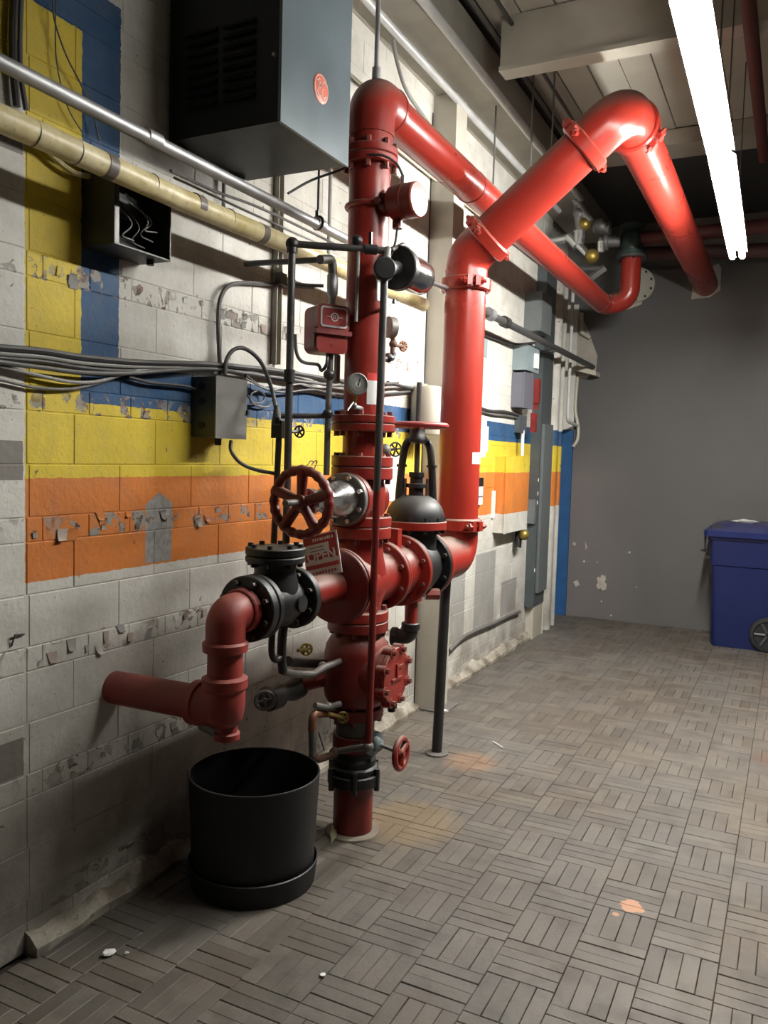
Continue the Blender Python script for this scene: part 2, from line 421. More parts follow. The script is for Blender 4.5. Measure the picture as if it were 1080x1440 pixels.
# ---- left wall: recessed joint bed, blocks, pier
WEND = 7.47
wall = struct('wall_left', MB().bb((-.3, FY0, 0), (-.0022, WEND, 4.05)), M['wall'], 'painted concrete block wall with orange, yellow and blue stripes')
def block_mb(L, H):
    a, b, c, D = L/2-.0012, H/2-.0012, .0026, .03
    vs = [(-D, -a, -b), (-D, a, -b), (-D, a, b), (-D, -a, b), (-c, -a, -b), (-c, a, -b), (-c, a, b), (-c, -a, b), (0, -a+c, -b+c), (0, a-c, -b+c), (0, a-c, b-c), (0, -a+c, b-c)]
    return MB().add(vs, [(0, 4, 5, 1), (1, 5, 6, 2), (2, 6, 7, 3), (3, 7, 4, 0), (4, 8, 9, 5), (5, 9, 10, 6), (6, 10, 11, 7), (7, 11, 8, 4), (8, 11, 10, 9)])
bcache = {}
rw = random.Random(11); wall_rest = MB()
def put_block(y0, y1, z0, z1, single):
    if y1-y0 < .02 or z1-z0 < .015: return
    key = (round(y1-y0, 3), round(z1-z0, 3)); dx = rw.uniform(-.0006, .0006)
    if single:
        if key not in bcache: bcache[key] = mesh_of('block', block_mb(*key), M['wall'])
        o = bpy.data.objects.new('block', bcache[key]); COL.objects.link(o); o.parent = wall
        o.location = (dx, (y0+y1)/2, (z0+z1)/2)
    else:
        b = block_mb(*key); wall_rest.add([(v[0]+dx, v[1]+(y0+y1)/2, v[2]+(z0+z1)/2) for v in b.v], b.f)
def course(z0, z1, ya, yb, L, off, single):
    n = math.floor((ya-off)/L); y = off+n*L
    while y < yb:
        put_block(max(y, ya), min(y+L, yb), z0, z1, single); y += L
for k in range(-4, 8):
    b = SHORT0+PER*k
    rows = [(b, b+HS, .188, 1.80), (b+HS, b+HS+HT, .376, 1.75), (b+HS+HT, b+PER, .376, 1.925)]
    for (z0, z1, L, off) in rows:
        z0c, z1c = max(z0, .0), min(z1, 4.05)
        if z1c-z0c < .02: continue
        if z0 > 2.6 and L < .3: L = .376
        course(z0c, z1c, 1.741, 4.69, L, off, z0 < 3.4)
        course(z0c, z1c, 4.89, WEND, .376, off, False)
        course(z0c, z1c, 1.33, 1.735, .376, 1.36+.09*(k % 2), z1 < 3.2)
        course(z0c, z1c, FY0, 1.33, .376, off, False)
wr = part(wall, 'block_courses', wall_rest, M['wall'], stuff=True)
# curled paint flakes on the peeling courses
rf = random.Random(5)
def flake(y, z, s, mat):
    mb = MB(); n = 5; vs = []; wid = s*rf.uniform(.6, 1.2); lift = rf.uniform(.1, .3)*s; sk = rf.uniform(-.4, .4)*s
    up = rf.choice((1, -1))
    for i in range(n):
        t = i/(n-1); a = t*1.5
        for e in (-.5, .5):
            vs.append((.0015+lift*(1-math.cos(a)), y+e*wid*(1-.35*t)+sk*t, z+up*(s*(.5-math.sin(a)*.9))))
    b = [(v[0]+.0012, v[1], v[2]) for v in vs]
    fs = [(2*i, 2*i+1, 2*i+3, 2*i+2) for i in range(n-1)] + [(2*n+2*i, 2*n+2*i+2, 2*n+2*i+3, 2*n+2*i+1) for i in range(n-1)]
    mb.add(vs+b, fs); return part(wall, 'paint_flake', mb, mat, sharp=80)
flk = paint('flake_back', (.42, .34, .29), .8, .35); flk2 = paint('flake_grey', (.34, .33, .31), .8, .3)
for (ya, yb, zc, n) in ((1.76, 2.7, 1.343, 16), (2.1, 2.5, 1.75, 3), (2.4, 3.3, 2.15, 14), (1.78, 2.6, .94, 14), (1.9, 2.5, .537, 7), (1.78, 1.95, 2.14, 3)):
    for q in range(n): flake(rf.uniform(ya, yb), zc+rf.uniform(-.025, .03), rf.uniform(.018, .045), rf.choice((flk, flk2, M['wall'])))

# ---- broken kerb along the foot of the wall
def kerb(name, y0, y1, label):
    mb = MB(); n = int((y1-y0)/.06)+1; r = random.Random(int(y0*10)); vs = []; fs = []
    for i in range(n+1):
        y = y0+(y1-y0)*i/n; h = .07+r.uniform(-.018, .018)+.015*math.sin(y*9); d = .05+r.uniform(-.006, .006)
        vs += [(-.01, y, -.01), (d, y, -.01), (d, y, .022+r.uniform(-.008, .008)), (.02, y, h*.85), (-.01, y, h)]
    for i in range(n):
        for j in range(5):
            a, b = i*5+j, i*5+(j+1) % 5; fs.append((a, a+5, b+5, b))
    fs += [(0, 1, 2, 3, 4), tuple(n*5+j for j in (4, 3, 2, 1, 0))]
    mb.add(vs, fs); return struct(name, mb, kerbm, label, sharp=20)
km = NT('chipped_plaster'); nk = km.noise(7, 5); nk2 = km.noise(28, 3)
kc = km.mix(km.ramp(nk, .4, .6), (.13, .105, .08), (.36, .33, .27)); kc = km.mix(km.mul(km.ramp(nk2, .55, .65), .6), kc, (.11, .085, .06)); km.bump(nk2, .6, .01); kerbm = km.out(kc, .8)
kerb('baseboard_left', 1.735, 4.69, 'chipped plaster kerb along the near wall foot')
kerb('baseboard_far', 4.9, 7.3, 'dirty plaster kerb along the far wall foot')

# ---- wall recess beyond the steel column, back wall, other sides of the room
struct('wall_recess', MB().bb((-.4, WEND, 0), (-.12, 8.6, 4.05)), M['wall'], 'striped white wall strip behind the white pipes')
BY = 8.45
mb = MB(); zt = 3.50
back = struct('wall_back', MB().bb((-.12, BY, 0), (FX1, BY+.15, zt)), M['back'], 'grey painted board wall at the far end')
struct('wall_back_top', MB().bb((-.12, BY+.05, zt), (FX1, BY+.2, 4.05)), paint('dim_beige_board', (.17, .16, .145), .7, .3), 'dim beige board above the grey wall')
part(back, 'blue_stripe', MB().bb((-.119, BY-.035, .0), (.035, BY, 1.93)), paint('blue_stripe_paint', (.02, .10, .27), .5, .2), 'blue painted corner board')
part(back, 'white_strip', MB().bb((-.119, BY-.034, 1.93), (.035, BY, 3.2)), M['white'], 'white board above the blue one')
patchm = paint('torn_beige_board', (.50, .46, .39), .75, .25)
def patch(pts, name='torn_edge'):
    return part(back, name, MB().prism([at(px, py, y=BY-.012) for px, py in pts], (0, .012, 0)), patchm)
patch([(975, 392), (1010, 370), (1014, 376), (1013, 408), (998, 418), (972, 421)])
patch([(862, 425), (866, 437), (884, 435), (902, 428), (904, 418), (910, 416), (911, 380), (900, 376), (890, 395)])
patch([(800, 437), (815, 437), (829, 470), (840, 500), (838, 520), (824, 532), (812, 530), (806, 500)])
gloom = paint('dark_brown_wall', (.07, .065, .06), .7, .2)  # unseen room walls, coloured dark to cut bounced light
patch([(841, 811), (844, 813), (846, 808), (849, 810), (851, 809), (852, 815), (850, 818), (853, 822), (852, 829), (847, 831), (845, 827), (841, 829), (838, 823), (841, 819), (839, 814)], 'bare_plaster')
patch([(806, 818), (812, 816), (815, 823), (809, 826)], 'bare_plaster')
patch([(806, 762), (810, 764), (809, 768), (805, 766)], 'bare_plaster')
patch([(823, 762), (826, 770), (823, 773)], 'bare_plaster')
struct('wall_right', MB().bb((FX1, FY0, 0), (FX1+.2, BY+.2, 4.05)), gloom, 'plain unseen wall on the far right, darkened to cut bounced light')
struct('wall_front', MB().bb((-.3, FY0-.2, 0), (FX1+.2, FY0, 4.05)), gloom, 'plain unseen wall behind the viewpoint, darkened to cut bounced light')

# ---- ceiling planks, beams, column
ceil = struct('ceiling', MB().bb((-.3, FY0-.2, 4.09), (FX1+.2, BY+.4, 4.2)), paint('ceiling_void', (.06, .055, .05), .8, .2), 'beige plank ceiling')
cm = paint('ceiling_plank_paint', (.40, .375, .315), .6, .15, scale=3); cdk = paint('unlit_ceiling', (.035, .033, .031), .8, .3)
pw = .19
for k in range(40):
    x = .42+k*pw
    if x > FX1: break
    part(ceil, 'ceiling_plank', MB().bb((x+.004, FY0, 4.05+.004*(k % 3)), (x+pw-.004, 6.41, 4.09)), cm)
part(ceil, 'dark_panel', MB().bb((-.12, 6.75, 3.97), (FX1, BY+.1, 4.085)), cdk, 'dark ceiling panel standing in for the unlit far space')  # dark colour stands in for the unlit space beyond the beam
struct('trim_1', MB().bb((.5, 4.47, 3.775), (FX1, 4.55, 4.05)), M['beige'], 'deep beige ceiling beam crossing the room')
part(bpy.data.objects['trim_1'], 'beam_lip', MB().bb((.5, 4.45, 3.75), (FX1, 4.57, 3.775)), M['beige'])
struct('trim_2', MB().bb((.0, 6.42, 3.94), (FX1, 6.72, 4.05)), M['beige_dull'], 'farther beige ceiling beam')
struct('trim_3', MB().bb((.0, 2.0, 3.80), (.34, 8.4, 4.05)), M['beige_dull'], 'beige girder along the top of the block wall')
column = struct('trim_5', MB().bb((-.01, 4.712, 0), (.15, 4.885, 3.8)), M['beige'], 'beige boxed column standing against the block wall')
part(column, 'base_plate', MB().bb((-.004, 4.68, 0), (.22, 4.92, .012)), M['greyfit'])
part(column, 'dark_gap', MB().bb((-.0046, 4.692, 0), (-.002, 4.711, 3.7)), M['blackpl'])

# ---- fluorescent fixtures
def fixture(a, b, label, tm):
    a = Vector(a); b = Vector(b); d = (b-a).normalized(); s = Vector((0, 0, 1)).cross(d); L = (b-a).length
    c = (a+b)/2; R = Matrix((s, d, Vector((0, 0, 1)))).transposed()
    t = thing('fluorescent_fixture', label, 'light', tuple(c))
    part(t, 'housing', MB().box(c+Vector((0, 0, .075)), (.065, L+.06, .06), R), M['white'])
    part(t, 'reflector', MB().prism([a-d*.03+s*q+Vector((0, 0, z)) for q, z in ((-.058, .028), (-.035, .042), (.035, .042), (.058, .028), (.058, .032), (.035, .046), (-.035, .046), (-.058, .032))], d*(L+.06)), M['white'])
    for q in (-.029, .029):
        tb = part(t, 'tube', MB().cyl(a+s*q, b+s*q, .019, n=16), tm)
        for e, sg in ((a, -1), (b, 1)):
            part(t, 'lampholder', MB().box(e+s*q+d*(sg*.009)+Vector((0, 0, .012)), (.03, .012, .036), R), M['white'])
    for e in (a+d*.25, b-d*.25):
        part(t, 'hanger', MB().tube([e+Vector((0, 0, .1)), Vector((e.x, e.y, 4.05))], .004, 6), M['darkpipe'])
    return t
fixture((1.737, 2.46, 2.95), (1.722, 3.92, 2.95), 'nearer twin-tube fluorescent strip light hanging from the ceiling', M['tube_near'])
fixture((1.721, 4.03, 2.95), (1.685, 5.79, 2.95), 'farther twin-tube fluorescent strip light with its end in view', M['tube_far'])

# ================================================================== MAIN PIPEWORK
RX, RY = .485, 3.0
def rz(py): return pz(RX, RY, py)
Z = Vector((0, 0, 1)); Yv = Vector((0, 1, 0)); Xv = Vector((1, 0, 0))
def flange_v(par, z0, z1, r, mat=None, nb=8, name='flange', x=RX, y=RY, bm=None, R=None, up=.02, dn=.02):
    f = part(par, name, MB().disc((x, y, 0), Z, z0, z1, r), mat or M['red'])
    part(f, 'bolts', MB().bolts((x, y, 0), Z, R or r-.022, nb, z0-dn, z1+up, .0115), bm or M['bolt'], stuff=True)
    return f
def flange_y(par, y0, y1, r, z, mat=None, nb=8, x=RX, name='flange', bm=None, R=None, br=.0115, ov=.016):
    f = part(par, name, MB().disc((x, 0, z), Yv, y0, y1, r), mat or M['red'])
    part(f, 'bolts', MB().bolts((x, 0, z), Yv, R or r-.022, nb, y0-ov, y1+ov, br), bm or M['bolt'], stuff=True)
    return f

# ---- riser foot
t = thing('riser_base_pipe', 'dark red pipe stub rising from the floor with black clamp collar', 'pipe', (RX, RY, 0))
part(t, 'floor_collar', MB().lathe((RX, RY, 0), Z, [(0, .118), (.008, .115), (.012, .095)], 40), paint('dirty_cement', (.20, .17, .13), .8, .4))
part(t, 'pipe', MB().cyl((RX, RY, 0), (RX, RY, .25), .084, n=40), M['red_dark'])
f = part(t, 'clamp_flange', MB().disc((RX, RY, 0), Z, .215, .265, .112), M['black'])
part(f, 'bolts', MB().bolts((RX, RY, 0), Z, .110, 6, .20, .292, .012), M['black'], stuff=True)
part(t, 'rubber_sleeve', MB().lathe((RX, RY, 0), Z, [(.265, .098), (.275, .102), (.29, .102), (.298, .09), (.31, .094), (.325, .094), (.335, .086), (.352, .088), (.362, .086)], 40), M['blackpl'])
part(t, 'collar', MB().disc((RX, RY, 0), Z, .362, .43, .094), M['red_dark'])
part(t, 'pipe_neck', MB().cyl((RX, RY, .43), (RX, RY, .505), .082, n=40), M['greypipe'], 'bare grey pipe neck')

# ---- alarm check valve with round bolted cover
t = thing('alarm_check_valve', 'bulky dark red alarm valve with a round bolted cover plate', 'valve', (RX, RY, .505))
zc = .70
flange_v(t, .505, .55, .118, M['red_dark'], 8, R=.10)
part(t, 'body', MB().lathe((RX, RY, 0), Z, [(.55, .095), (.565, .118), (.59, .132), (.62, .137), (.78, .137), (.81, .132), (.845, .112), (.862, .098), (.872, .095)], 48), M['red_dark'], sharp=60)
flange_v(t, .872, .915, .128, M['red_dark'], 8, R=.108)
part(t, 'cover_neck', MB().cyl((RX+.02, RY, zc), (RX+.165, RY, zc), .118, n=40), M['red_dark'])
cv = part(t, 'cover_plate', MB().disc((RX, RY, zc), Xv, .165, .187, .118), M['red'])
part(cv, 'lug', MB().bolts((RX, RY, zc), Xv, .113, 8, .150, .190, .021, n=10), M['red'], stuff=True)
part(cv, 'bolts', MB().bolts((RX, RY, zc), Xv, .113, 8, .186, .206, .011), M['bolt'], stuff=True)
part(cv, 'raised_rib', MB().box((RX+.19, RY, zc+.02), (.006, .012, .06)).box((RX+.19, RY, zc-.012), (.006, .09, .01)).box((RX+.19, RY+.03, zc+.035), (.006, .05, .01)), M['red'])
part(t, 'bottom_tap', MB().cyl((RX+.08, RY+.06, .555), (RX+.15, RY+.09, .555), .022, n=12).cyl((RX+.13, RY+.08, .56), (RX+.13, RY+.08, .52), .016, n=12), M['black'])

# ---- cross fitting
t = thing('cross_fitting', 'large red flanged cross joining riser and horizontal pipe run', 'pipe fitting', (RX, RY, .915))
ZA = 1.08
flange_v(t, .917, .960, .128, M['red'], 8, R=.108)
part(t, 'body', MB().lathe((RX, RY, 0), Z, [(.96, .092), (1.0, .10), (1.04, .115), (1.12, .115), (1.18, .10), (1.26, .092)], 40)
     .lathe((RX, 0, ZA), Yv, [(2.835, .115), (2.88, .112), (2.95, .115), (3.0, .118), (3.05, .115), (3.12, .112), (3.172, .115)], 44), M['red'], sharp=60)
flange_v(t, 1.262, 1.31, .128, M['red'], 8, R=.108)
flange_y(t, 2.815, 2.838, .152, ZA, M['red'], 8, R=.127)
part(t, 'reducing_plate', MB().disc((RX, 0, ZA), Yv, 2.795, 2.814, .150), M['red_dark'])
flange_y(t, 3.17, 3.195, .152, ZA, M['red'], 8, R=.127)

# ---- red spool to the big gate valve
t = thing('pipe_spool', 'short red spool piece with two flanges beside the black domed valve', 'pipe', (RX, 3.3, ZA))
flange_y(t, 3.197, 3.216, .150, ZA, M['red'], 8, R=.127)
part(t, 'pipe', MB().lathe((RX, 0, ZA), Yv, [(3.21, .10), (3.30, .104), (3.33, .118), (3.375, .12)], 40), M['red'])
flange_y(t, 3.372, 3.402, .165, ZA, M['red'], 8, R=.14)
part(t, 'top_lug', MB().bb((RX-.06, 3.26, ZA+.09), (RX+.05, 3.30, ZA+.20)), M['red'])

# ---- rising-stem gate valve with black bonnet and level red wheel
GY = 3.55
t = thing('rising_stem_gate_valve', 'black domed gate valve with tall yoke and level red handwheel', 'valve', (RX, GY, ZA-.17))
flange_y(t, 3.405, 3.43, .160, ZA, M['black'], 8, R=.14, bm=M['bolt_dk'])
part(t, 'body', MB().lathe((RX, 0, ZA), Yv, [(3.43, .11), (3.48, .13), (3.55, .135), (3.62, .12), (3.64, .11)], 40).lathe((RX, GY, 0), Z, [(ZA-.1, .09), (ZA, .105), (1.27, .105)], 40), M['black'])
flange_y(t, 3.63, 3.655, .160, ZA, M['black'], 8, R=.14, bm=M['bolt_dk'])
flr = part(t, 'bonnet_flange', MB().disc((RX, GY, 0), Z, 1.262, 1.302, .152), M['red'])
part(flr, 'bolts', MB().bolts((RX, GY, 0), Z, .136, 12, 1.245, 1.322, .011), M['bolt_dk'], stuff=True)
part(t, 'bonnet', MB().lathe((RX, GY, 0), Z, [(1.302, .142)]+[(1.302+.125*math.sin(a*math.pi/20), max(.035, .142*math.cos(a*math.pi/20)**.8)) for a in range(1, 9)]+[(1.42, .035), (1.455, .034), (1.458, .05), (1.475, .05), (1.478, .03), (1.505, .03), (1.507, .036), (1.53, .036)], 40), M['black'], sharp=40)
for sg in (-1, 1): part(t, 'gland_bolt', MB().cyl((RX+sg*.045, GY+sg*.03, 1.42), (RX+sg*.045, GY+sg*.03, 1.50), .009, n=8), M['rust'])
yk = MB()
yd = Vector((.84, .54, 0)).normalized()
for sg in (-1, 1):
    b = Vector((RX, GY, 0))
    yk.tube(spline([b+yd*sg*.083+Z*1.385, b+yd*sg*.078+Z*1.48, b+yd*sg*.067+Z*1.60, b+yd*sg*.052+Z*1.665, b+yd*sg*.02+Z*1.69]), .018, 10)
    yk.ball(b+yd*sg*.083+Z*1.385, .022, 10, 8)
    yk.box(b+yd*sg*.072+Z*1.56, (.042, .028, .012))
yk.lathe((RX, GY, 0), Z, [(1.665, .03), (1.672, .047), (1.69, .047), (1.705, .037), (1.735, .034)], 20)
part(t, 'yoke', yk, M['black'])
part(t, 'stem', MB().cyl((RX, GY, 1.42), (RX, GY, 1.955), .013, n=14), M['darkpipe'], 'grey threaded stem')
hw = MB().torus((RX, GY, 1.752), Z, .133, .0135, 44, 12).cyl((RX, GY, 1.737), (RX, GY, 1.765), .03, n=18)
for k in range(5):
    a = 2*math.pi*k/5+.3; e = Vector((math.cos(a), math.sin(a), 0)); hw.tube([Vector((RX, GY, 1.75))+e*.02, Vector((RX, GY, 1.752))+e*.133], .0095, 8)
part(t, 'handwheel', hw, paint('dull_red_wheel', (.26, .028, .03), .38, .2, .45, dustcol=(.3, .16, .15)), 'level dull red handwheel')
part(t, 'drain_nipple', MB().cyl((RX+.03, 3.47, ZA-.11), (RX+.03, 3.47, .93), .05, n=20).cyl((RX+.03, 3.47, .95), (RX+.03, 3.47, .80), .030, n=20), M['red'])
part(t, 'drain_elbow', MB().tube(bend([(RX+.03, 3.47, .82), (RX+.03, 3.47, .758), (RX-.06, 3.45, .752)], .03), .036, 16).disc((RX+.03, 3.47, 0), Z, .79, .825, .044, 20).disc((RX-.03, 3.457, .752), (-1, -.2, 0), 0, .03, .044, 20), M['black'])
part(t, 'plug', MB().cyl((RX+.06, 3.56, ZA-.13), (RX+.115, 3.60, ZA-.13), .028, n=8), M['red'])

# ---- big red main: elbow under, riser, rising offset, run to the back wall
BX, BYp, BR = .485, 4.1, .1095
t = thing('main_pipe', 'big bright red main pipe climbing, crossing overhead and entering the back wall', 'pipe', (BX, BYp, ZA-.12))
zb = pz(BX, BYp, 737); zc1 = pz(BX, BYp, 402)
UX, UZ = 1.265, 3.295
part(t, 'lower_elbow', MB().tube(bend([(BX, 3.69, ZA), (BX, BYp, ZA), (BX, BYp, zb+.02)], .16, 14), BR+.004, 40), M['red_orange'], sharp=60)
flange_y(t, 3.658, 3.69, .160, ZA, M['red_orange'], 8, R=.14)
part(t, 'riser', MB().cyl((BX, BYp, zb-.02), (BX, BYp, zc1+.02), BR, n=48), M['red_orange'])
dirn = Vector((UX-BX, 0, UZ-pz(BX, BYp, 340))).normalized()
e0 = Vector((BX, BYp, zc1)); 
kn = Vector((BX, BYp, zc1+.14)); dd = (Vector((UX, BYp, UZ))-kn).normalized()
up0 = kn+dd*.15; up1 = Vector((UX, BYp, UZ))-dd*.235
part(t, 'middle_elbow', MB().tube(bend([e0, kn, up0], .20, 12), BR+.004, 40), M['red_orange'], sharp=60)
part(t, 'sloping_pipe', MB().cyl(up0-dd*.02, up1+dd*.02, BR, n=48), M['red_orange'])
o1 = Vector((UX, BYp, UZ)); up2 = o1+Vector((0, .235, 0))
part(t, 'upper_elbow', MB().tube(bend([up1, o1, up2], .17, 16), BR+.005, 40), M['red_orange'], sharp=60)
part(t, 'wall_run', MB().cyl(up2-Yv*.02, (1.235, BY+.1, 3.325), BR, n=48), M['red_orange'])
part(t, 'weld_seam', MB().torus(Vector((1.255, 5.35, 3.306)), Yv, BR, .0025, 40, 6), M['red'])
def coupling(c, d, side, r=BR):
    c = Vector(c); d = Vector(d).normalized(); side = Vector(side); side = (side-d*side.dot(d)).normalized()
    mb = MB().lathe(c, d, [(-.034, r+.004), (-.034, r+.014), (-.026, r+.024), (.026, r+.024), (.034, r+.014), (.034, r+.004)], 40)
    w_ = d.cross(side)
    for sg in (1, -1):
        p = c+side*sg*(r+.026); R = Matrix((side, w_, d)).transposed()
        mb.box(p+w_*.022, (.055, .026, .05), R).box(p-w_*.022, (.055, .026, .05), R)
    o = part(t, 'coupling', mb, M['red_orange'])
    bl = MB()
    for sg in (1, -1):
        p = c+side*sg*(r+.036); bl.cyl(p-w_*.07, p+w_*.07, .010, n=8); bl.lathe(p+w_*.035, w_, [(0, .019), (.018, .019)], 6); bl.lathe(p-w_*.053, w_, [(0, .019), (.018, .019)], 6)
    part(o, 'bolts', bl, M['red_orange'], stuff=True)
coupling((BX, BYp, zb), Z, (.9, -.45, 0)); coupling((BX, BYp, zc1), Z, (.6, -.8, 0))
coupling(up0, dd, (-.2, -.95, .25)); coupling(up1, dd, (-.3, -.9, .3)); coupling(up2, Yv, (.8, 0, -.6))

# ---- black post under the run
t = thing('pipe_support_post', 'thin black steel post standing under the black domed valve', 'post', (.44, 4.03, 0))
part(t, 'foot', MB().lathe((.44, 4.03, 0), Z, [(0, .062), (.008, .062), (.014, .045)], 28), M['greypipe'])
part(t, 'post', MB().cyl((.44, 4.03, 0), (.46, 4.03, ZA-.11), .028, n=20), M['blackpipe'])

# ---- red gate valve with bright bonnet on the riser
VZ = 1.425
t = thing('riser_gate_valve', 'red gate valve with bright metal bonnet and upright spoked handwheel', 'valve', (RX, RY, 1.31))
flange_v(t, 1.312, 1.352, .128, M['red'], 8, R=.108, up=.012)
part(t, 'body', MB().lathe((RX, RY, 0), Z, [(1.352, .09), (1.38, .098), (1.47, .098), (1.50, .09)], 36).lathe((RX, 0, VZ), Yv, [(2.90, .085), (2.95, .092), (3.08, .092), (3.10, .06)], 32), M['red'])
flange_v(t, 1.505, 1.555, .128, M['red'], 8, R=.108, up=.012)
bf = part(t, 'bonnet_flange', MB().disc((RX, 0, VZ), Yv, 2.865, 2.90, .108), M['red'])
part(t, 'bonnet_plate', MB().disc((RX, 0, VZ), Yv, 2.835, 2.864, .106), M['greyfit'])
part(bf, 'bolts', MB().bolts((RX, 0, VZ), Yv, .092, 8, 2.82, 2.915, .0095), M['chrome'], stuff=True)
part(t, 'bonnet', MB().lathe((RX, 0, VZ), Yv, [(2.655, .02), (2.66, .034), (2.69, .036), (2.695, .048), (2.71, .048), (2.715, .036), (2.74, .04), (2.765, .062), (2.80, .074), (2.838, .078)], 32), M['chrome'])
yk = MB()
for sg in (-1, 1): yk.box((RX+sg*.045, 2.665, VZ), (.016, .18, .035))
yk.cyl((RX, 2.57, VZ), (RX, 2.60, VZ), .05, n=18)
part(t, 'yoke', yk, M['chrome'])
part(t, 'stem', MB().cyl((RX, 2.43, VZ), (RX, 2.70, VZ), .0125, n=12), M['greypipe'], 'grey threaded stem end')
def wheel(par, c, d, R, r, mat, spokes=5, a0=.2, name='handwheel', sp=.4, hubr=.25, scallop=0):
    c = Vector(c); u, w_, d = frame(d); mb = MB()
    if scallop:
        n = 80; k = 12; vs = []; fs = []
        for i in range(n):
            a = 2*math.pi*i/n; e = u*math.cos(a)+w_*math.sin(a); rr = r*(1+.13*math.cos(scallop*a))
            for j in range(k):
                b = 2*math.pi*j/k; vs.append(c+e*(R+rr*math.cos(b))+d*(rr*math.sin(b)))
        for i in range(n):
            for j in range(k): fs.append((i*k+j, (i+1) % n*k+j, (i+1) % n*k+(j+1) % k, i*k+(j+1) % k))
        mb.add(vs, fs)
    else: mb.torus(c, d, R, r, 40, 10)
    mb.lathe(c, d, [(-r*1.3, R*hubr), (r*1.3, R*hubr)], 18)
    for k in range(spokes):
        a = 2*math.pi*k/spokes+a0; e = u*math.cos(a)+w_*math.sin(a); mb.tube([c+e*R*.1, c+e*R], [r*sp*1.25, r*sp*1.6], 10)
    return part(par, name, mb, mat)
wheel(t, (RX, 2.535, VZ), Yv, .118, .0175, M['red_dark'], 5, .35, sp=.78, scallop=20)

# ---- riser pipe above the valve, overhead run to the back
t = thing('riser_pipe', 'tall red riser pipe turning along the wall towards the back', 'pipe', (RX, RY, 1.555))
zt_ = 2.99
flange_v(t, 1.557, 1.60, .128, M['red'], 8, R=.108, up=.012)
part(t, 'short_pipe', MB().cyl((RX, RY, 1.59), (RX, RY, 1.72), .084, n=40), M['red'])
flange_v(t, 1.70, 1.732, .132, M['red'], 8, R=.110, up=.012)
flange_v(t, 1.734, 1.766, .132, M['red'], 8, R=.110, up=.018)
part(t, 'pipe', MB().cyl((RX, RY, 1.75), (RX, RY, 2.80), .084, n=48), M['red'])
flange_v(t, 2.765, 2.80, .112, M['red'], 8, R=.098, dn=.024, up=.012)
flange_v(t, 2.802, 2.835, .112, M['red'], 8, R=.098, up=.022)
part(t, 'neck', MB().cyl((RX, RY, 2.83), (RX, RY, 2.91), .088, n=40).torus((RX, RY, 2.905), Z, .088, .004, 40, 8), M['red'])
ZT = 3.02
part(t, 'top_elbow', MB().tube(bend([(RX, RY, 2.885), (RX, RY, ZT+.02), (RX, RY+.16, ZT+.02)], .10, 14), .094, 40), M['red'], sharp=60)
part(t, 'elbow_rim', MB().torus((RX, RY+.14, ZT+.02), Yv, .092, .006, 40, 8), M['red'])
part(t, 'overhead_pipe', MB().cyl((RX, RY+.14, ZT+.018), (RX, 7.35, ZT-.01), .084, n=48), M['red_orange'])
for yy in (4.12, 5.8): part(t, 'pipe_seam', MB().torus((RX, yy, ZT+.01), Yv, .084, .0028, 40, 6), M['red_dark'])

# ---- far end of the overhead run: side step, rise and flange at the back wall
fp = [(RX, 7.33, ZT-.01), (RX, 7.52, ZT-.01), (.70, 7.52, ZT+.02), (.70, 7.52, 3.42)]
part(t, 'far_bends', MB().tube(bend(fp, .13, 12), .086, 32), M['red_orange'], sharp=60)
part(t, 'far_seam', MB().torus((.57, 7.52, ZT+.005), Xv, .087, .005, 32, 8), M['red_dark'])
f = part(t, 'far_flange', MB().disc((.70, 7.52, 0), Z, 3.40, 3.43, .13), M['darkpipe'])
part(f, 'bolts', MB().bolts((.70, 7.52, 0), Z, .11, 8, 3.385, 3.445, .011), M['bolt_dk'], stuff=True)
tv = thing('far_valve', 'dark green valve body above the far red pipe bend', 'valve', (.70, 7.52, 3.43))
part(tv, 'body', MB().lathe((.70, 7.52, 0), Z, [(3.432, .12), (3.46, .12), (3.47, .085), (3.52, .10), (3.60, .10), (3.64, .08), (3.65, .11), (3.69, .11)], 28), paint('dark_green_iron', (.025, .05, .045), .45, .3))
part(tv, 'side_port', MB().cyl((.60, 7.5, 3.56), (.42, 7.47, 3.56), .05, n=20).disc((.5, 7.483, 3.56), (-1, -.15, 0), 0, .04, .075, 20), M['greyfit'])
part(tv, 'outlet', MB().cyl((.78, 7.52, 3.57), (2.4, 7.56, 3.60), .06, n=24), M['maroon'], 'dark red pipe leaving sideways')
tf = thing('wall_flange', 'round grey bolted wall flange behind the far red bend', 'flange', (.80, BY, 3.32))
part(tf, 'ring', MB().disc((.60, 0, 3.36), Yv, BY-.04, BY-.013, .17), M['beige'])
part(tf, 'bolts', MB().bolts((.60, 0, 3.36), Yv, .145, 10, BY-.055, BY-.04, .012), M['bolt_dk'], stuff=True)
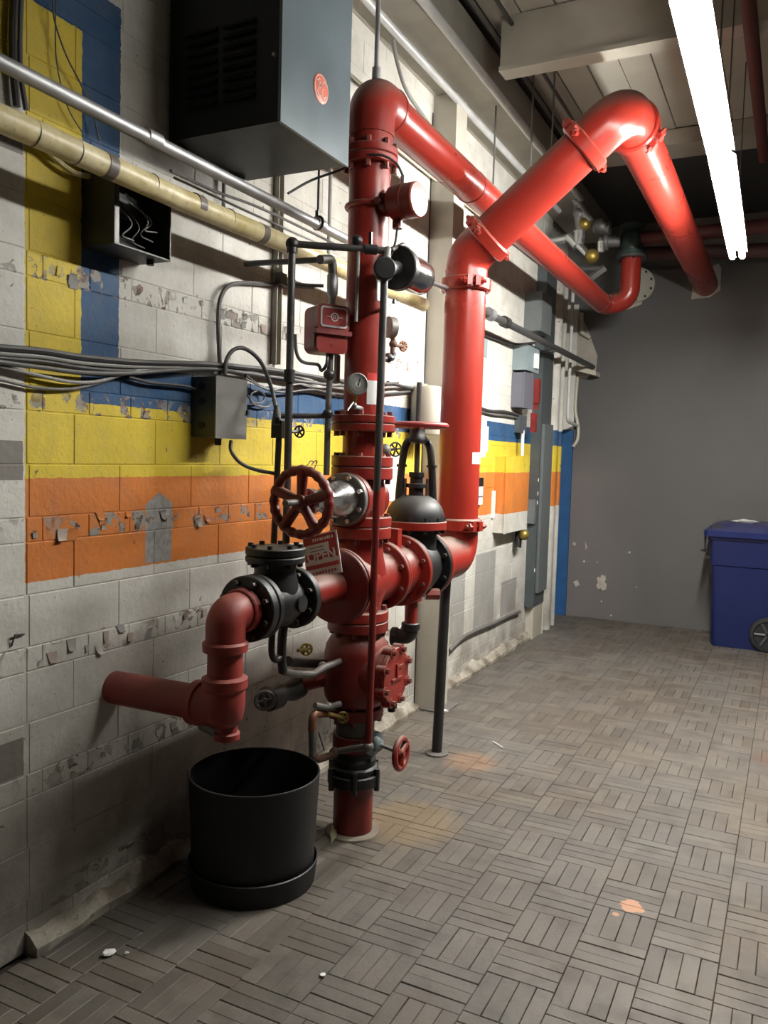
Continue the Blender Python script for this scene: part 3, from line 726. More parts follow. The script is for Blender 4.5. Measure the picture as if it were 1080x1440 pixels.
# galvanised manifold hanging beside it
tm = thing('galvanised_manifold', 'cluster of bright galvanised tees and nipples near the ceiling', 'pipe fitting', tuple(at(815, 350, y=7.0)))
q = lambda px, py, y=7.0: at(px, py, y=y)
part(tm, 'upper_pipe', MB().tube([q(798, 262), q(812, 287)], .03, 14).tube([q(812, 285), q(830, 312)], .036, 14), M['steel'])
part(tm, 'tee', MB().tube([q(812, 290), q(817, 335)], .036, 14).ball(q(814, 300), .05, 14, 10), M['greyfit'])
part(tm, 'bright_tee', MB().tube([q(765, 342), q(800, 334)], .034, 14).tube([q(800, 332), q(812, 345)], .05, 14).tube([q(815, 325), q(813, 342)], .05, 14), M['chrome'])
part(tm, 'nipple', MB().tube([q(812, 343), q(826, 358)], .034, 14), M['chrome'])
part(tm, 'valve', MB().ball(q(832, 360), .06, 14, 10), M['brass']); part(tm, 'valve', MB().ball(q(822, 315), .055, 14, 10), M['brass']); part(tm, 'nipple', MB().tube([q(845, 340), q(845, 355)], .03, 12), M['chrome'])
part(tm, 'side_valve', MB().tube([q(836, 320), q(858, 322)], .05, 14).ball(q(845, 318), .07, 14, 10), M['darkpipe'])
part(tm, 'angle_bracket', MB().tube([q(825, 395), q(851, 376)], .03, 4), M['greypipe'])
part(tm, 'cross_bar', MB().tube([q(785, 378), q(850, 378)], .02, 8), M['darkpipe'])

# ---- check valve
CY = 2.375
t = thing('check_valve', 'black cast-iron check valve with flat round capped top', 'valve', (RX, CY, ZA-.12))
flange_y(t, 2.205, 2.243, .112, ZA, M['black'], 8, R=.092, bm=M['bolt_dk'], br=.010)
flange_y(t, 2.247, 2.275, .112, ZA, M['black'], 8, R=.092, bm=M['bolt_dk'], br=.010)
flange_y(t, 2.478, 2.512, .112, ZA, M['black'], 8, R=.092, bm=M['bolt_dk'], br=.010)
part(t, 'body', MB().lathe((RX, 0, ZA), Yv, [(2.275, .064), (2.30, .072), (2.34, .088), (2.40, .092), (2.45, .078), (2.48, .066)], 32)
     .lathe((RX, CY, 0), Z, [(ZA, .085), (1.15, .082), (1.19, .072), (1.225, .078)], 32), M['black'], sharp=60)
cp = part(t, 'cap', MB().disc((RX, CY, 0), Z, 1.222, 1.245, .104).disc((RX, CY, 0), Z, 1.247, 1.275, .104), M['black'])
part(cp, 'bolts', MB().bolts((RX, CY, 0), Z, .088, 8, 1.208, 1.287, .010), M['bolt_dk'], stuff=True)
part(t, 'side_boss', MB().cyl((RX+.05, CY+.03, ZA), (RX+.10, CY+.03, ZA), .03, n=16), M['black'])
solo('connecting_pipe', MB().lathe((RX, 0, ZA), Yv, [(2.512, .058), (2.796, .058)], 32), M['red'], 'short scuffed red pipe between black check valve and red cross', 'pipe', (RX, 2.6, ZA))

# ---- red drain: elbow, drop, lower elbow into the wall
DY = 2.10
t = thing('drain_pipe', 'dull red drain pipe bending down from the check valve into the wall', 'pipe', (0, DY, .69))
md = paint('dull_red_paint', (.30, .035, .026), .5, .25, .3)
part(t, 'collar', MB().lathe((RX, 0, ZA), Yv, [(2.165, .070), (2.17, .074), (2.195, .074), (2.204, .066)], 32), md)
part(t, 'upper_elbow', MB().tube(bend([(RX, 2.18, ZA), (RX, DY, ZA), (RX, DY, .99)], .075, 12), .064, 32), md, sharp=60)
part(t, 'collar', MB().lathe((RX, DY, 0), Z, [(.958, .060), (.962, .072), (.988, .074), (.995, .066)], 32), md)
part(t, 'drop', MB().cyl((RX, DY, .84), (RX, DY, .98), .057, n=32), md)
part(t, 'collar', MB().lathe((RX, DY, 0), Z, [(.835, .066), (.845, .074), (.874, .074), (.882, .060)], 32), md)
part(t, 'lower_elbow', MB().lathe((RX, DY, 0), Z, [(.715, .02), (.72, .045), (.74, .060), (.79, .067), (.84, .066)], 32).cyl((RX, DY, .775), (RX-.09, DY, .775), .066, n=32), md, sharp=60)
part(t, 'collar', MB().lathe((RX, DY, .775), (-1, 0, 0), [(.085, .066), (.09, .074), (.118, .074), (.123, .058)], 32), md)
part(t, 'wall_pipe', MB().cyl((RX-.11, DY, .775), (-.02, DY+.01, .765), .057, n=32), md)
part(t, 'nipple', MB().cyl((RX+.012, DY, .735), (RX+.012, DY, .69), .034, n=24).lathe((RX+.012, DY, 0), Z, [(.672, .034), (.676, .042), (.695, .042), (.70, .034)], 24), md)
solo('drain_hose_end', MB().tube([(RX-.10, DY+.02, .70), (RX-.02, DY+.01, .685), (RX+.02, DY, .66)], [.024, .022, .012], 12).cyl((RX-.13, DY+.03, .70), (RX-.10, DY+.02, .70), .014, n=12), M['greyfit'], 'dirty grey tap stub under the red drain elbow', 'tap', (RX, DY, .66))

# ---- black bucket in a saucer
bx, by = .345, 2.475
t = thing('bucket', 'large black plastic tub standing in a saucer under the drain', 'bucket', (bx, by, 0))
part(t, 'saucer', MB().lathe((bx, by, 0), Z, [(0, .215), (.0, .232), (.085, .243), (.088, .239), (.012, .222), (.010, 1e-4)], 56), M['blackpl'])
part(t, 'tub', MB().lathe((bx, by, 0), Z, [(.012, 1e-4), (.012, .215), (.07, .228), (.405, .243), (.412, .243), (.412, .237), (.40, .237), (.03, .205), (.025, 1e-4)], 56), M['blackpl'])
part(t, 'rim', MB().torus((bx, by, .411), Z, .2405, .0035, 64, 8), paint('worn_black_rim', (.03, .03, .032), .4, .2))

# ---- fall pipe rod in front of the riser
t = thing('trim_rod', 'thin upright trim pipe, grey above and red below, before the riser', 'pipe', (.65, 2.81, .44))
part(t, 'grey_rod', MB().cyl((.65, 2.83, 2.33), (.65, 2.818, pz(.65, 2.818, 690)), .0145, n=14), M['darkpipe'])
part(t, 'red_rod', MB().cyl((.65, 2.818, pz(.65, 2.818, 690)), (.65, 2.806, .458), .0145, n=14), M['red_dark'], 'dark red lower length')
part(t, 'foot_tee', MB().ball((.65, 2.806, .458), .022, 12, 8).cyl((.65, 2.806, .458), tuple(at(478, 1056, x=.50)), .013, n=12), M['greyfit'])

# ---- flow switch on the riser
FZ = 2.605
t = thing('flow_switch', 'red cylindrical flow switch strapped to the riser', 'alarm device', (RX, RY, FZ))
part(t, 'strap', MB().torus((RX, RY, FZ), Z, .090, .011, 40, 10), M['red'])
part(t, 'saddle', MB().lathe((RX, RY, FZ), (1, -.12, .01), [(.07, .045), (.10, .045), (.125, .066)], 24), M['red_dark'])
part(t, 'housing', MB().lathe((RX, RY, FZ), (1, -.12, .01), [(.12, .066), (.175, .068), (.177, .070), (.183, .070), (.185, .068), (.232, .068), (.236, .064)], 36), M['red'])
part(t, 'end_cap', MB().lathe((RX, RY, FZ), (1, -.12, .01), [(.232, .066), (.238, .064), (.2385, 1e-4)], 36), paint('pale_red_enamel', (.36, .075, .075), .3, .1))
part(t, 'bolt', MB().cyl((RX+.08, RY-.045, FZ), (RX+.08, RY-.09, FZ), .012, n=8), M['bolt'])
part(t, 'gland', MB().cyl((RX+.16, RY-.02, FZ+.06), (RX+.16, RY-.02, FZ+.10), .012, n=10), M['chrome'])
part(t, 'lower_gland', MB().cyl((RX+.14, RY-.02, FZ-.10), (RX+.14, RY-.02, FZ-.06), .020, n=10), M['red_dark'])
solo('switch_wire', MB().tube(spline([(RX+.16, RY-.02, FZ+.10), (RX+.14, RY-.05, FZ+.145), (RX+.09, RY-.09, FZ+.17), (RX, RY-.10, FZ+.17), (RX-.09, RY-.06, FZ+.15), (RX-.20, RY-.12, FZ+.10), tuple(at(405, 272, x=.25))]), .005, 8), M['cable_dk'], 'thin dark wire looping from the flow switch around the riser', 'wire', (RX, RY, FZ))
solo('lower_switch_wire', MB().tube(spline([(RX+.14, RY-.02, FZ-.10), (RX+.137, RY-.03, FZ-.16), (RX+.12, RY-.045, FZ-.22)]), .005, 8), M['cable_dk'], 'short dark wire hanging below the flow switch', 'wire', (RX+.14, RY, FZ-.1))

# ---- water motor / alarm horn
t = thing('alarm_motor', 'black and chrome drum motor fixed beside the riser', 'alarm device', tuple(at(560, 385, x=.60)))
c0 = at(557, 376, x=.62); c1 = at(590, 391, x=.62); ax = (c1-c0).normalized(); L = (c1-c0).length
part(t, 'black_cap', MB().lathe(at(541, 378, x=.66), (.55, -.8, 0), [(-.04, .034), (-.02, .044), (.012, .044), (.018, .038)], 28), M['black'])
part(t, 'flange', MB().disc(c0, ax, .0, .04, .088, 36), M['black'])
part(t, 'drum', MB().lathe(c0, ax, [(.04, .074), (L*.75, .076), (L, .072), (L+.02, .058), (L+.022, .02)], 36), paint('chrome_drum', (.50, .50, .50), .16, .2, 0, metal=.95))
part(t, 'motor_neck', MB().cyl(at(541, 378, x=.65), c0+ax*.01, .028, n=20), M['black'])
part(t, 'bracket', MB().prism([at(px, py, x=.60) for px, py in ((529, 372), (543, 372), (543, 425), (560, 424), (557, 433), (529, 422))], (.006, 0, 0)), M['paper'], 'white mounting plate')
part(t, 'top_fitting', MB().cyl(at(545, 350, x=.62), at(543, 366, x=.63), .015, n=12).ball(at(543, 362, x=.62), .02, 12, 8), M['greyfit'])
part(t, 'loop_pipe', MB().tube(bend([at(550, 352, x=.62), at(566, 344, x=.62), at(574, 348, x=.62), at(576, 366, x=.62)], .02, 6), .009, 10), M['darkpipe'])
part(t, 'drive_shaft', MB().tube([c1+ax*.01, at(628, 405, x=.45)], .012, 12), M['darkpipe'])
part(t, 'bolt', MB().lathe(at(553, 424, x=.607), (1, 0, 0), [(0, .010), (.01, .010)], 6), M['black'])

text3d_later = []
# ---- retard stack: wall pipe, union, red alarm box, drop
def S2(px, py, x=.40): return at(px, py, x=x)
t = thing('alarm_box', 'red fire alarm pull box with white framed round emblem', 'alarm box', tuple(S2(468, 465)))
cb = S2(467, 463, .42); n_ = Vector((.86, -.51, 0)).normalized(); s_ = Z.cross(n_); R = Matrix((n_, s_, Z)).transposed()
k_ = .0026
def rrect(w2, h2, r, n=6):
    pts = []
    for cx_, cz_, a0 in ((w2-r, h2-r, 0), (-w2+r, h2-r, 90), (-w2+r, -h2+r, 180), (w2-r, -h2+r, 270)):
        for i in range(n+1):
            a = math.radians(a0+90*i/n); pts.append((cx_+r*math.cos(a), cz_+r*math.sin(a)))
    return pts
def plate(cen, w2, h2, r, d0, d1, dz=0, ds=0): return MB().prism([cen+n_*d0+s_*(a+ds)+Z*(b+dz) for a, b in rrect(w2, h2, r)], n_*(d1-d0))
part(t, 'back_shell', plate(cb, .072, .094, .03, -.10, -.012), M['red_dark'])
part(t, 'upper_cover', plate(cb, .072, .052, .022, -.012, .012, .042), M['red'])
part(t, 'lower_cover', plate(cb, .068, .036, .022, -.012, .006, -.058), M['red'])
part(t, 'ledge', plate(cb, .080, .009, .004, -.012, .02, -.014), M['red_dark'])
fr = plate(cb, .060, .040, .012, .012, .017, .045); part(t, 'white_frame', fr, M['paper'])
part(t, 'name_panel', plate(cb, .053, .033, .008, .017, .0185, .045), M['redprint'])
part(t, 'emblem', MB().ring(cb+Z*.045, n_, .0185, .021, .013, .017, 24).box(cb+Z*.045+n_*.0197+s_*.027, (.002, .018, .003), R).box(cb+Z*.045+n_*.0197-s_*.027, (.002, .018, .003), R), M['paper'], stuff=True)
text3d_later.append((cb+Z*.045+n_*.0187, s_, t))
part(t, 'keyhole_ring', MB().ring(cb-Z*.06, n_, .006, .009, .005, .008, 16), M['redprint'])
t = thing('alarm_supply_pipe', 'weathered grey pipe and union feeding the red alarm box', 'pipe', tuple(S2(460, 660)))
part(t, 'wall_pipe', MB().tube([at(345, 371, x=.02), S2(456, 365), ], .012, 12), M['darkpipe'])
part(t, 'elbow', MB().tube(bend([S2(450, 365), S2(467, 364), S2(468, 385)], .02, 6), .018, 14), M['greyfit'])
part(t, 'union', MB().lathe(S2(468, 383), S2(467, 425)-S2(468, 383), [(0, .014), (.012, .022), (.085, .022), (.10, .014), (.14, .012)], 20), M['steel'])
part(t, 'side_stub', MB().tube([S2(455, 402), S2(412, 400, .3)], .007, 8), M['darkpipe'])
dz = S2(465, 497); 
part(t, 'drop', MB().tube([dz, S2(461, 590), S2(459, 668)], .0125, 12), M['greyfit'])
part(t, 'joint', MB().ball(S2(463, 527), .024, 12, 8).ball(S2(461, 582), .022, 12, 8), M['darkpipe'], stuff=True)
part(t, 'cross_pipe', MB().tube([at(395, 585, x=.25), S2(461, 585)], .011, 10), M['darkpipe'])
part(t, 'u_tube', MB().tube(spline([S2(415, 470, .33), S2(417, 496, .33), S2(426, 509, .34), S2(447, 513, .36), S2(452, 521, .37), S2(459, 513, .40), S2(461, 498, .40)]), .007, 8), M['greypipe'])
part(t, 'tag', MB().box(S2(474, 518, .38), (.012, .03, .11)), M['greyfit'])

# ---- grey trim loop: vertical pipe left of the riser, level pipe to the riser
zz = 2.40; pA = at(411, 343, z=zz); pB = Vector((.616, 2.887, zz))
t = thing('trim_loop_pipe', 'dark grey pipe loop with elbow left of the riser', 'pipe', (pA.x, pA.y, 1.2))
part(t, 'upright', MB().cyl((pA.x, pA.y, zz), (pA.x, pA.y, 1.25), .0145, n=14), M['darkpipe'])
part(t, 'elbow', MB().ball((pA.x, pA.y, zz), .026, 14, 10).cyl((pA.x, pA.y, zz-.035), (pA.x, pA.y, zz), .021, n=14), M['blackpipe'])
part(t, 'level_pipe', MB().cyl(pA, pB, .0135, n=14), M['darkpipe'])
part(t, 'coupling', MB().cyl((pA.x, pA.y, pz(pA.x, pA.y, 520)), (pA.x, pA.y, pz(pA.x, pA.y, 538)), .022, n=14), M['blackpipe'])
part(t, 'cock', MB().cyl(pA.lerp(pB, .78), pA.lerp(pB, .92), .02, n=12).ball(pA.lerp(pB, .7)+Z*.03, .022, 10, 8).box(pA.lerp(pB, .85)+Z*.035, (.012, .012, .06)), M['black'])
part(t, 'drip_tube', MB().tube([pA.lerp(pB, .72)-Z*.01, pA.lerp(pB, .71)-Z*.28], .007, 8), M['cable_lt'])
# second upright with valve block
t = thing('small_valve_pipe', 'thin black pipe with square valve block and little wheel on the yellow wall', 'pipe', tuple(at(392, 680, x=.22)))
V2 = lambda px, py, x=.22: at(px, py, x=x)
part(t, 'pipe', MB().tube([V2(393, 598), V2(390, 662), V2(384, 790)], .0125, 12), M['blackpipe'])
part(t, 'block', MB().box(V2(393, 604), (.05, .045, .07)), M['black'])
part(t, 'cone', MB().lathe(V2(389, 598), Z, [(0, .022), (.07, .012), (.08, .008)], 14), M['darkpipe'])
part(t, 'spindle', MB().tube([V2(398, 607), V2(420, 607)], .007, 8), M['black'])
wheel(t, V2(421, 607), V2(425, 607)-V2(410, 607), .023, .004, M['black'], 5, name='small_wheel', sp=.7)

# ---- gauges
def gauge(c, d, r, label, stem_to, thick=.028):
    c = Vector(c); u, w_, d = frame(d); t = thing('pressure_gauge', label, 'gauge', tuple(c))
    part(t, 'case', MB().lathe(c, d, [(-thick, r*.75), (-thick*.8, r), (.004, r), (.006, r*.9), (.003, r*.88)], 28), M['greyfit'])
    f = part(t, 'dial', MB().lathe(c, d, [(.002, r*.88), (.0035, 1e-4)], 28), paint('dial_face', (.55, .58, .50), .35, .15))
    part(f, 'needle', MB().tube([c+d*.006-w_*r*.2, c+d*.006+w_*r*.55+u*r*.2], .0018, 6), M['blackpl'])
    part(f, 'ticks', MB().ring(c, d, .0036, .0046, r*.70, r*.74, 28), M['greypipe'])
    part(t, 'stem', MB().tube([c-d*.012-Z*r*.9, Vector(stem_to)], .008, 8), M['brass'])
    return t
gauge(at(503, 540, x=.56), (.75, -.6, .05), .043, 'round pale pressure gauge on the riser above the red flanges', at(497, 575, x=.53))
solo('gauge_needle_valve', MB().tube([at(497, 572, x=.53), (RX+.03, RY-.07, 1.79)], .010, 10).tube([at(497, 565, x=.54), at(488, 578, x=.55)], .004, 6).ball(at(497, 570, x=.535), .014, 10, 8), M['greyfit'], 'tiny needle valve below the round gauge on the riser', 'valve', tuple(at(497, 572, x=.53)))
g2 = at(553, 461, x=.50)
gauge(g2, (.55, .80, 0), .045, 'edge-on pressure gauge right of the riser', at(553, 477, x=.50), .034)
t = thing('gauge_valve', 'small rusty angle valve with star knob under the edge-on gauge', 'valve', tuple(at(552, 490, x=.5)))
part(t, 'body', MB().tube([at(553, 476, x=.5), at(552, 497, x=.5)], .011, 10).ball(at(553, 484, x=.5), .019, 10, 8), M['rust'])
part(t, 'knob_stem', MB().tube([at(553, 485, x=.5), at(565, 487, x=.5)], .008, 8), M['rust'])
wheel(t, at(567, 487, x=.5), (.9, -.4, 0), .020, .005, M['copper'], 7, name='star_knob', sp=.8)
part(t, 'elbow', MB().tube(bend([at(553, 496, x=.5), at(552, 504, x=.5), at(528, 506, x=.49)], .02, 6), .013, 12).ball(at(546, 503, x=.5), .021, 12, 8), M['black'])

# ---- paper labels
def wrap_label(name, axis, r, a0, a1, z0, z1, mat, label, split=None):
    mb = MB(); o = Vector((axis[0], axis[1], 0)); n = 10; vs = []
    for rr in (r+.0006, r+.0018):
        for zq in (z0, z1):
            for i in range(n+1):
                a = a0+(a1-a0)*i/n; vs.append(o+Vector((math.cos(a)*rr, math.sin(a)*rr, zq)))
    m = n+1; fs = []
    for i in range(n): fs += [(i, m+i, m+i+1, i+1), (2*m+i, 2*m+i+1, 3*m+i+1, 3*m+i), (i, i+1, 2*m+i+1, 2*m+i), (m+i, 3*m+i, 3*m+i+1, m+i+1)]
    fs += [(0, 2*m, 3*m, m), (n, m+n, 3*m+n, 2*m+n)]
    return mb.add(vs, fs)
zl0, zl1 = rz(570), rz(527)
t = thing('riser_label', 'white paper label with red heading stuck on the riser', 'label', (RX, RY, zl0))
part(t, 'sheet', wrap_label('x', (RX, RY), .084, -.95, -.1, zl0, zl1-.03, 0, 0), M['paper'])
part(t, 'heading', wrap_label('x', (RX, RY), .084, -.95, -.1, zl1-.03, zl1, 0, 0), paint('red_label', (.62, .05, .04), .5, .1))
solo('main_pipe_tag', wrap_label('x', (BX, BYp), BR, -.55, .5, 1.575, 1.635, 0, 0), M['paper'], 'small blank white tag wrapped on the big red upright pipe', 'label', (BX, BYp, 1.575))
solo('wall_notice', MB().box(at(550, 672, x=.004), (.003, .20, .27)), M['paper'], 'white paper notice on the wall behind the black yoke', 'notice', tuple(at(550, 672, x=.004)))

# ---- valve sign
sc = (Vector((.345, 2.77, 1.265)), Vector((.50, 2.77, 1.31)), Vector((.532, 2.77, 1.145)), Vector((.372, 2.77, 1.10)))
def sg(u, v): return sc[0].lerp(sc[1], u).lerp(sc[3].lerp(sc[2], u), v)+Vector((0, -.0022, 0))
t = thing('valve_sign', 'red and white printed metal sign hanging under the red spoked wheel', 'sign', tuple(sc[3]))
part(t, 'plate', MB().prism([sc[0], sc[3], sc[2], sc[1]], (0, .004, 0)), M['paper'])
def band(u0, u1, v0, v1, mat, name='printed_band', d=.0): part(t, name, MB().prism([sg(u0, v0)-Yv*d, sg(u0, v1)-Yv*d, sg(u1, v1)-Yv*d, sg(u1, v0)-Yv*d], (0, .002, 0)), mat)
band(.03, .96, .03, .60, M['redprint']); band(.03, .74, .22, .44, M['paper'], 'white_panel', .001); band(.03, .96, .70, .80, M['redprint'])
ln = MB()
for v in (.29, .37): ln.prism([sg(.2, v)-Yv*.002, sg(.2, v+.02)-Yv*.002, sg(.6, v+.02)-Yv*.002, sg(.6, v)-Yv*.002], (0, .001, 0))
part(t, 'print_lines', ln, M['greypipe'], stuff=True)
def text3d(body, size, o, u, v, mat, par, name='lettering', bold=.0):
    cu_ = bpy.data.curves.new('txt', 'FONT'); cu_.body = body; cu_.size = size; cu_.extrude = .0004; cu_.offset = bold; cu_.align_x = 'CENTER'; cu_.align_y = 'CENTER'
    ob = bpy.data.objects.new('txt', cu_); COL.objects.link(ob); me = bpy.data.meshes.new_from_object(ob); bpy.data.objects.remove(ob); bpy.data.curves.remove(cu_)
    u = Vector(u).normalized(); v = Vector(v); v = (v-u*v.dot(u)).normalized(); n = u.cross(v); L0 = root_loc(par)
    for p in me.vertices: p.co = Vector(o)+u*p.co.x+v*p.co.y+n*p.co.z-L0
    me.materials.clear(); me.materials.append(mat); ob = bpy.data.objects.new(name, me); COL.objects.link(ob); ob.parent = par; ob['kind'] = 'stuff'
    return ob
for o_, u_, p_ in text3d_later: text3d('D', .018, o_, u_, Z, M['paper'], p_, 'letter', .0004)
us = sc[1]-sc[0]; vs_ = sc[0]-sc[3]
text3d('OPEN', .052, sg(.50, .515)-Yv*.0015, us, vs_, M['paper'], t, bold=.0012)
def dashes(u0, u1, v, h, cnt, mat):
    mb = MB(); r = random.Random(int(v*100)); w_ = (u1-u0)/cnt
    for k in range(cnt):
        a = u0+k*w_; b = a+w_*r.uniform(.45, .8); mb.prism([sg(a, v)-Yv*.002, sg(a, v+h)-Yv*.002, sg(b, v+h)-Yv*.002, sg(b, v)-Yv*.002], (0, .001, 0))
    part(t, 'worn_print', mb, mat, stuff=True)
dashes(.30, .92, .09, .07, 9, M['paper']); dashes(.20, .90, .87, .06, 8, M['redprint'])
solo('sign_wire', MB().tube([sg(.95, .05), (RX, 2.70, 1.37)], .002, 6), M['steel'], 'thin wire holding the red and white sign', 'wire', tuple(sg(.95, .05)))

# ---- tangle of trim pipes left of the alarm valve
Tq = lambda px, py, x=.45: at(px, py, x=x)
t = thing('upper_trim_pipe', 'dirty trim pipe with union joining the alarm valve near its top', 'pipe', tuple(Tq(440, 945)))
part(t, 'arm', MB().tube([Tq(478, 930, .48), Tq(455, 939, .47), Tq(440, 948), Tq(415, 948), Tq(398, 944)], [.013, .015, .013, .014, .014], 12), M['greyfit'])
part(t, 'union', MB().ball(Tq(454, 938), .022, 12, 8), M['greyfit'])
part(t, 'upright', MB().tube(spline([Tq(398, 945), Tq(396, 925), Tq(397, 895), Tq(399, 880)]), .017, 12), M['blackpipe'])
part(t, 'return_bend', MB().tube(spline([Tq(383, 885), Tq(382, 918), Tq(388, 928), Tq(396, 922)]), .012, 12), M['blackpipe'])
part(t, 'dark_pipe', MB().tube([Tq(405, 930, .38), Tq(458, 934, .38)], .02, 12), M['blackpipe'])
def tap(label, px, py, x, mat, stem):
    c = Tq(px, py, x); t = thing('brass_tap', label, 'tap', tuple(c))
    wheel(t, c, (.7, -.7, .05), .021, .0045, mat, 5, name='knob', sp=.8)
    part(t, 'spindle', MB().tube([c, Tq(*stem, x)], .007, 8), mat); return t
tap('little brass tap wheel left of the alarm valve, upper of two', 431, 913, .46, M['brass'], (419, 915))
tap('little brass tap wheel by the grey pipe neck, lower of two', 482, 1009, .52, M['brass'], (463, 1004))
t = thing('lower_trim_pipe', 'rusty trim pipe dropping beside the riser foot', 'pipe', tuple(Tq(438, 1065)))
part(t, 'arm', MB().tube([Tq(478, 990, .49), Tq(460, 995, .47), Tq(443, 992)], .013, 12).ball(Tq(462, 994, .47), .019, 12, 8), M['greyfit'])
part(t, 'copper_elbow', MB().tube(bend([Tq(462, 1003), Tq(440, 1004), Tq(439, 1027)], .02, 6), .017, 12), M['copper'])
part(t, 'drop', MB().tube([Tq(439, 1024), Tq(440, 1062)], .0155, 12), M['greyfit'])
part(t, 'foot', MB().tube([Tq(440, 1062), Tq(448, 1068), Tq(472, 1060)], .015, 12).ball(Tq(441, 1064), .021, 12, 8).ball(Tq(470, 1058), .022, 12, 8), M['rust'])
part(t, 'level_pipe', MB().tube([Tq(470, 1058, .45), Tq(508, 1048, .56)], .012, 12), M['greyfit'])
part(t, 'wire', MB().tube([Tq(448, 1030), Tq(456, 1055)], .003, 6), M['cable_dk'])
t = thing('dark_drain_valve', 'grimy drain valve body in the shadow behind the tub', 'valve', tuple(Tq(400, 975, .3)))
part(t, 'body', MB().lathe(Tq(372, 985, .30), Tq(415, 965, .30)-Tq(372, 985, .30), [(0, .03), (.02, .05), (.08, .055), (.10, .04), (.16, .042), (.19, .055), (.24, .055), (.26, .035)], 24), paint('grimy_iron', (.07, .065, .06), .6, .4))
part(t, 'pipe', MB().tube([Tq(418, 964, .30), Tq(452, 955, .42)], .032, 16), M['red_dark'])
wheel(t, Tq(372, 985, .36), (.6, -.75, 0), .035, .006, M['greypipe'], 4, name='small_wheel')

# ---- red wheel near the floor
t = thing('drain_hand_valve', 'small drain valve with bright red handwheel near the floor', 'valve', (.62, 2.99, .36))
wc = Vector((.735, 2.93, .408))
wheel(t, wc, (1, .03, .03), .060, .0125, M['red_orange'], 3, .5, sp=.75, hubr=.2)
part(t, 'spindle', MB().cyl((.60, 2.985, .405), wc, .008, n=10), M['steel'])
part(t, 'bonnet', MB().lathe((.57, 2.99, .405), (.93, -.36, 0), [(0, .05), (.018, .052), (.02, .03), (.05, .026), (.055, .018)], 20), M['grey_blue'])

# ---- white drum on the wall beyond the yoke
cxy = (.10, 4.53)
t = thing('white_drum', 'dull white cylindrical canister on the wall left of the big red pipe', 'canister', (*cxy, 1.78))
part(t, 'shell', MB().lathe((*cxy, 0), Z, [(1.74, .098), (1.75, .102), (1.985, .102), (2.02, .09), (2.03, .06), (2.032, 1e-4)], 36), M['beige'])
part(t, 'band', MB().torus((*cxy, 1.80), Z, .102, .004, 36, 8), M['beige'])

# ================================================================== ELECTRICAL AND WALL EQUIPMENT
# ---- big dark cabinet high on the wall
gx, gy0, gy1, gz0, gz1 = .50, 2.338, 2.79, 2.705, 3.55
t = thing('transformer_cabinet', 'large charcoal metal cabinet with round red emblem mounted high on the wall', 'cabinet', (.27, 2.56, gz0))
part(t, 'shell', MB().bb((.03, gy0, gz0), (gx-.012, gy1, gz1)), M['cabinet'])
part(t, 'front_panel', MB().bb((gx-.012, gy0-.006, gz0-.004), (gx, gy1+.004, gz1)), paint('lit_cabinet_front', (.115, .145, .165), .33, .12, 0, metal=.15, spec=.6), 'smooth blue-grey front panel, coloured lighter as if lit')  # same paint as the shell, lightened as if lit by the tubes
for k in range(8):
    for j in range(2): part(t, 'louvre', MB().prism([(.10+j*.16, gy0-.001, 2.80+k*.035), (.10+j*.16, gy0-.014, 2.80+k*.035), (.10+j*.16, gy0-.001, 2.818+k*.035)], (.13, 0, 0)), M['cabinet'])
part(t, 'latch', MB().cyl((gx-.03, gy0, 2.92), (gx-.03, gy0-.012, 2.92), .006, n=10), M['steel'])
for yy in (gy0+.05, gy1-.05): part(t, 'bracket', MB().bb((-.002, yy-.03, gz0-.03), (.035, yy+.03, gz1+.04)), M['darkpipe'])
lc = at(451, 125, x=gx); lr = .05
em = part(t, 'emblem', MB().lathe((gx, lc.y, lc.z), Xv, [(0, lr), (.002, lr), (.003, lr-.002)], 40), paint('emblem_red', (.62, .13, .08), .4, .1), 'round red emblem with pale script')
st = MB().ring((gx, lc.y, lc.z), Xv, .003, .0042, lr*.86, lr*.93, 40)
def stroke(pts, r=.0022): st.tube(spline([(gx+.0035, lc.y+a*lr, lc.z+b*lr) for a, b in pts], 5), r, 6)
stroke([(-.05, .45), (-.35, .55), (-.5, .2), (-.3, -.05), (-.08, .1), (-.2, .35), (-.45, -.1), (-.55, -.5), (-.2, -.55), (-.02, -.2)])
stroke([(.5, .5), (.25, .55), (.1, .3), (.3, .1), (.12, -.05), (.05, -.4), (.3, -.58), (.52, -.3)])
for a in range(4):
    b = a*math.pi/2+.4; stroke([(.72*math.cos(b), .72*math.sin(b)), (.66*math.cos(b+.35), .66*math.sin(b+.35)), (.76*math.cos(b+.7), .76*math.sin(b+.7))], .0018)
part(em, 'script', st, paint('emblem_pale', (.72, .48, .42), .5, .1), stuff=True)

# ---- long pipes along the wall
t = thing('steel_conduit', 'shiny galvanised conduit running along the wall below the dark cabinet', 'conduit', (.25, 1.5, 2.567))
zc_ = 2.567; part(t, 'conduit', MB().cyl((.25, FY0+.3, zc_), (.25, 3.42, zc_-.008), .0205, n=20), M['steel'])
for yq in (at(215, 125, x=.25).y, 3.0): part(t, 'coupling', MB().cyl((.25, yq-.03, zc_-.002), (.25, yq+.03, zc_-.002), .0235, n=20), M['steel'])
kq = at(447, 305, x=.25).y
part(t, 'clamp', MB().torus((.25, kq, zc_), Yv, .026, .006, 24, 8).box((.25, kq, zc_+.035), (.014, .02, .03)), M['darkpipe'])
part(t, 'hanger_rod', MB().cyl((.25, kq, zc_+.03), (.25, kq, gz0+.3), .005, n=8), M['blackpipe'])
t = thing('insulated_pipe', 'yellowed insulated pipe with grey bands running along the wall', 'pipe', (.225, 1.5, 2.435))
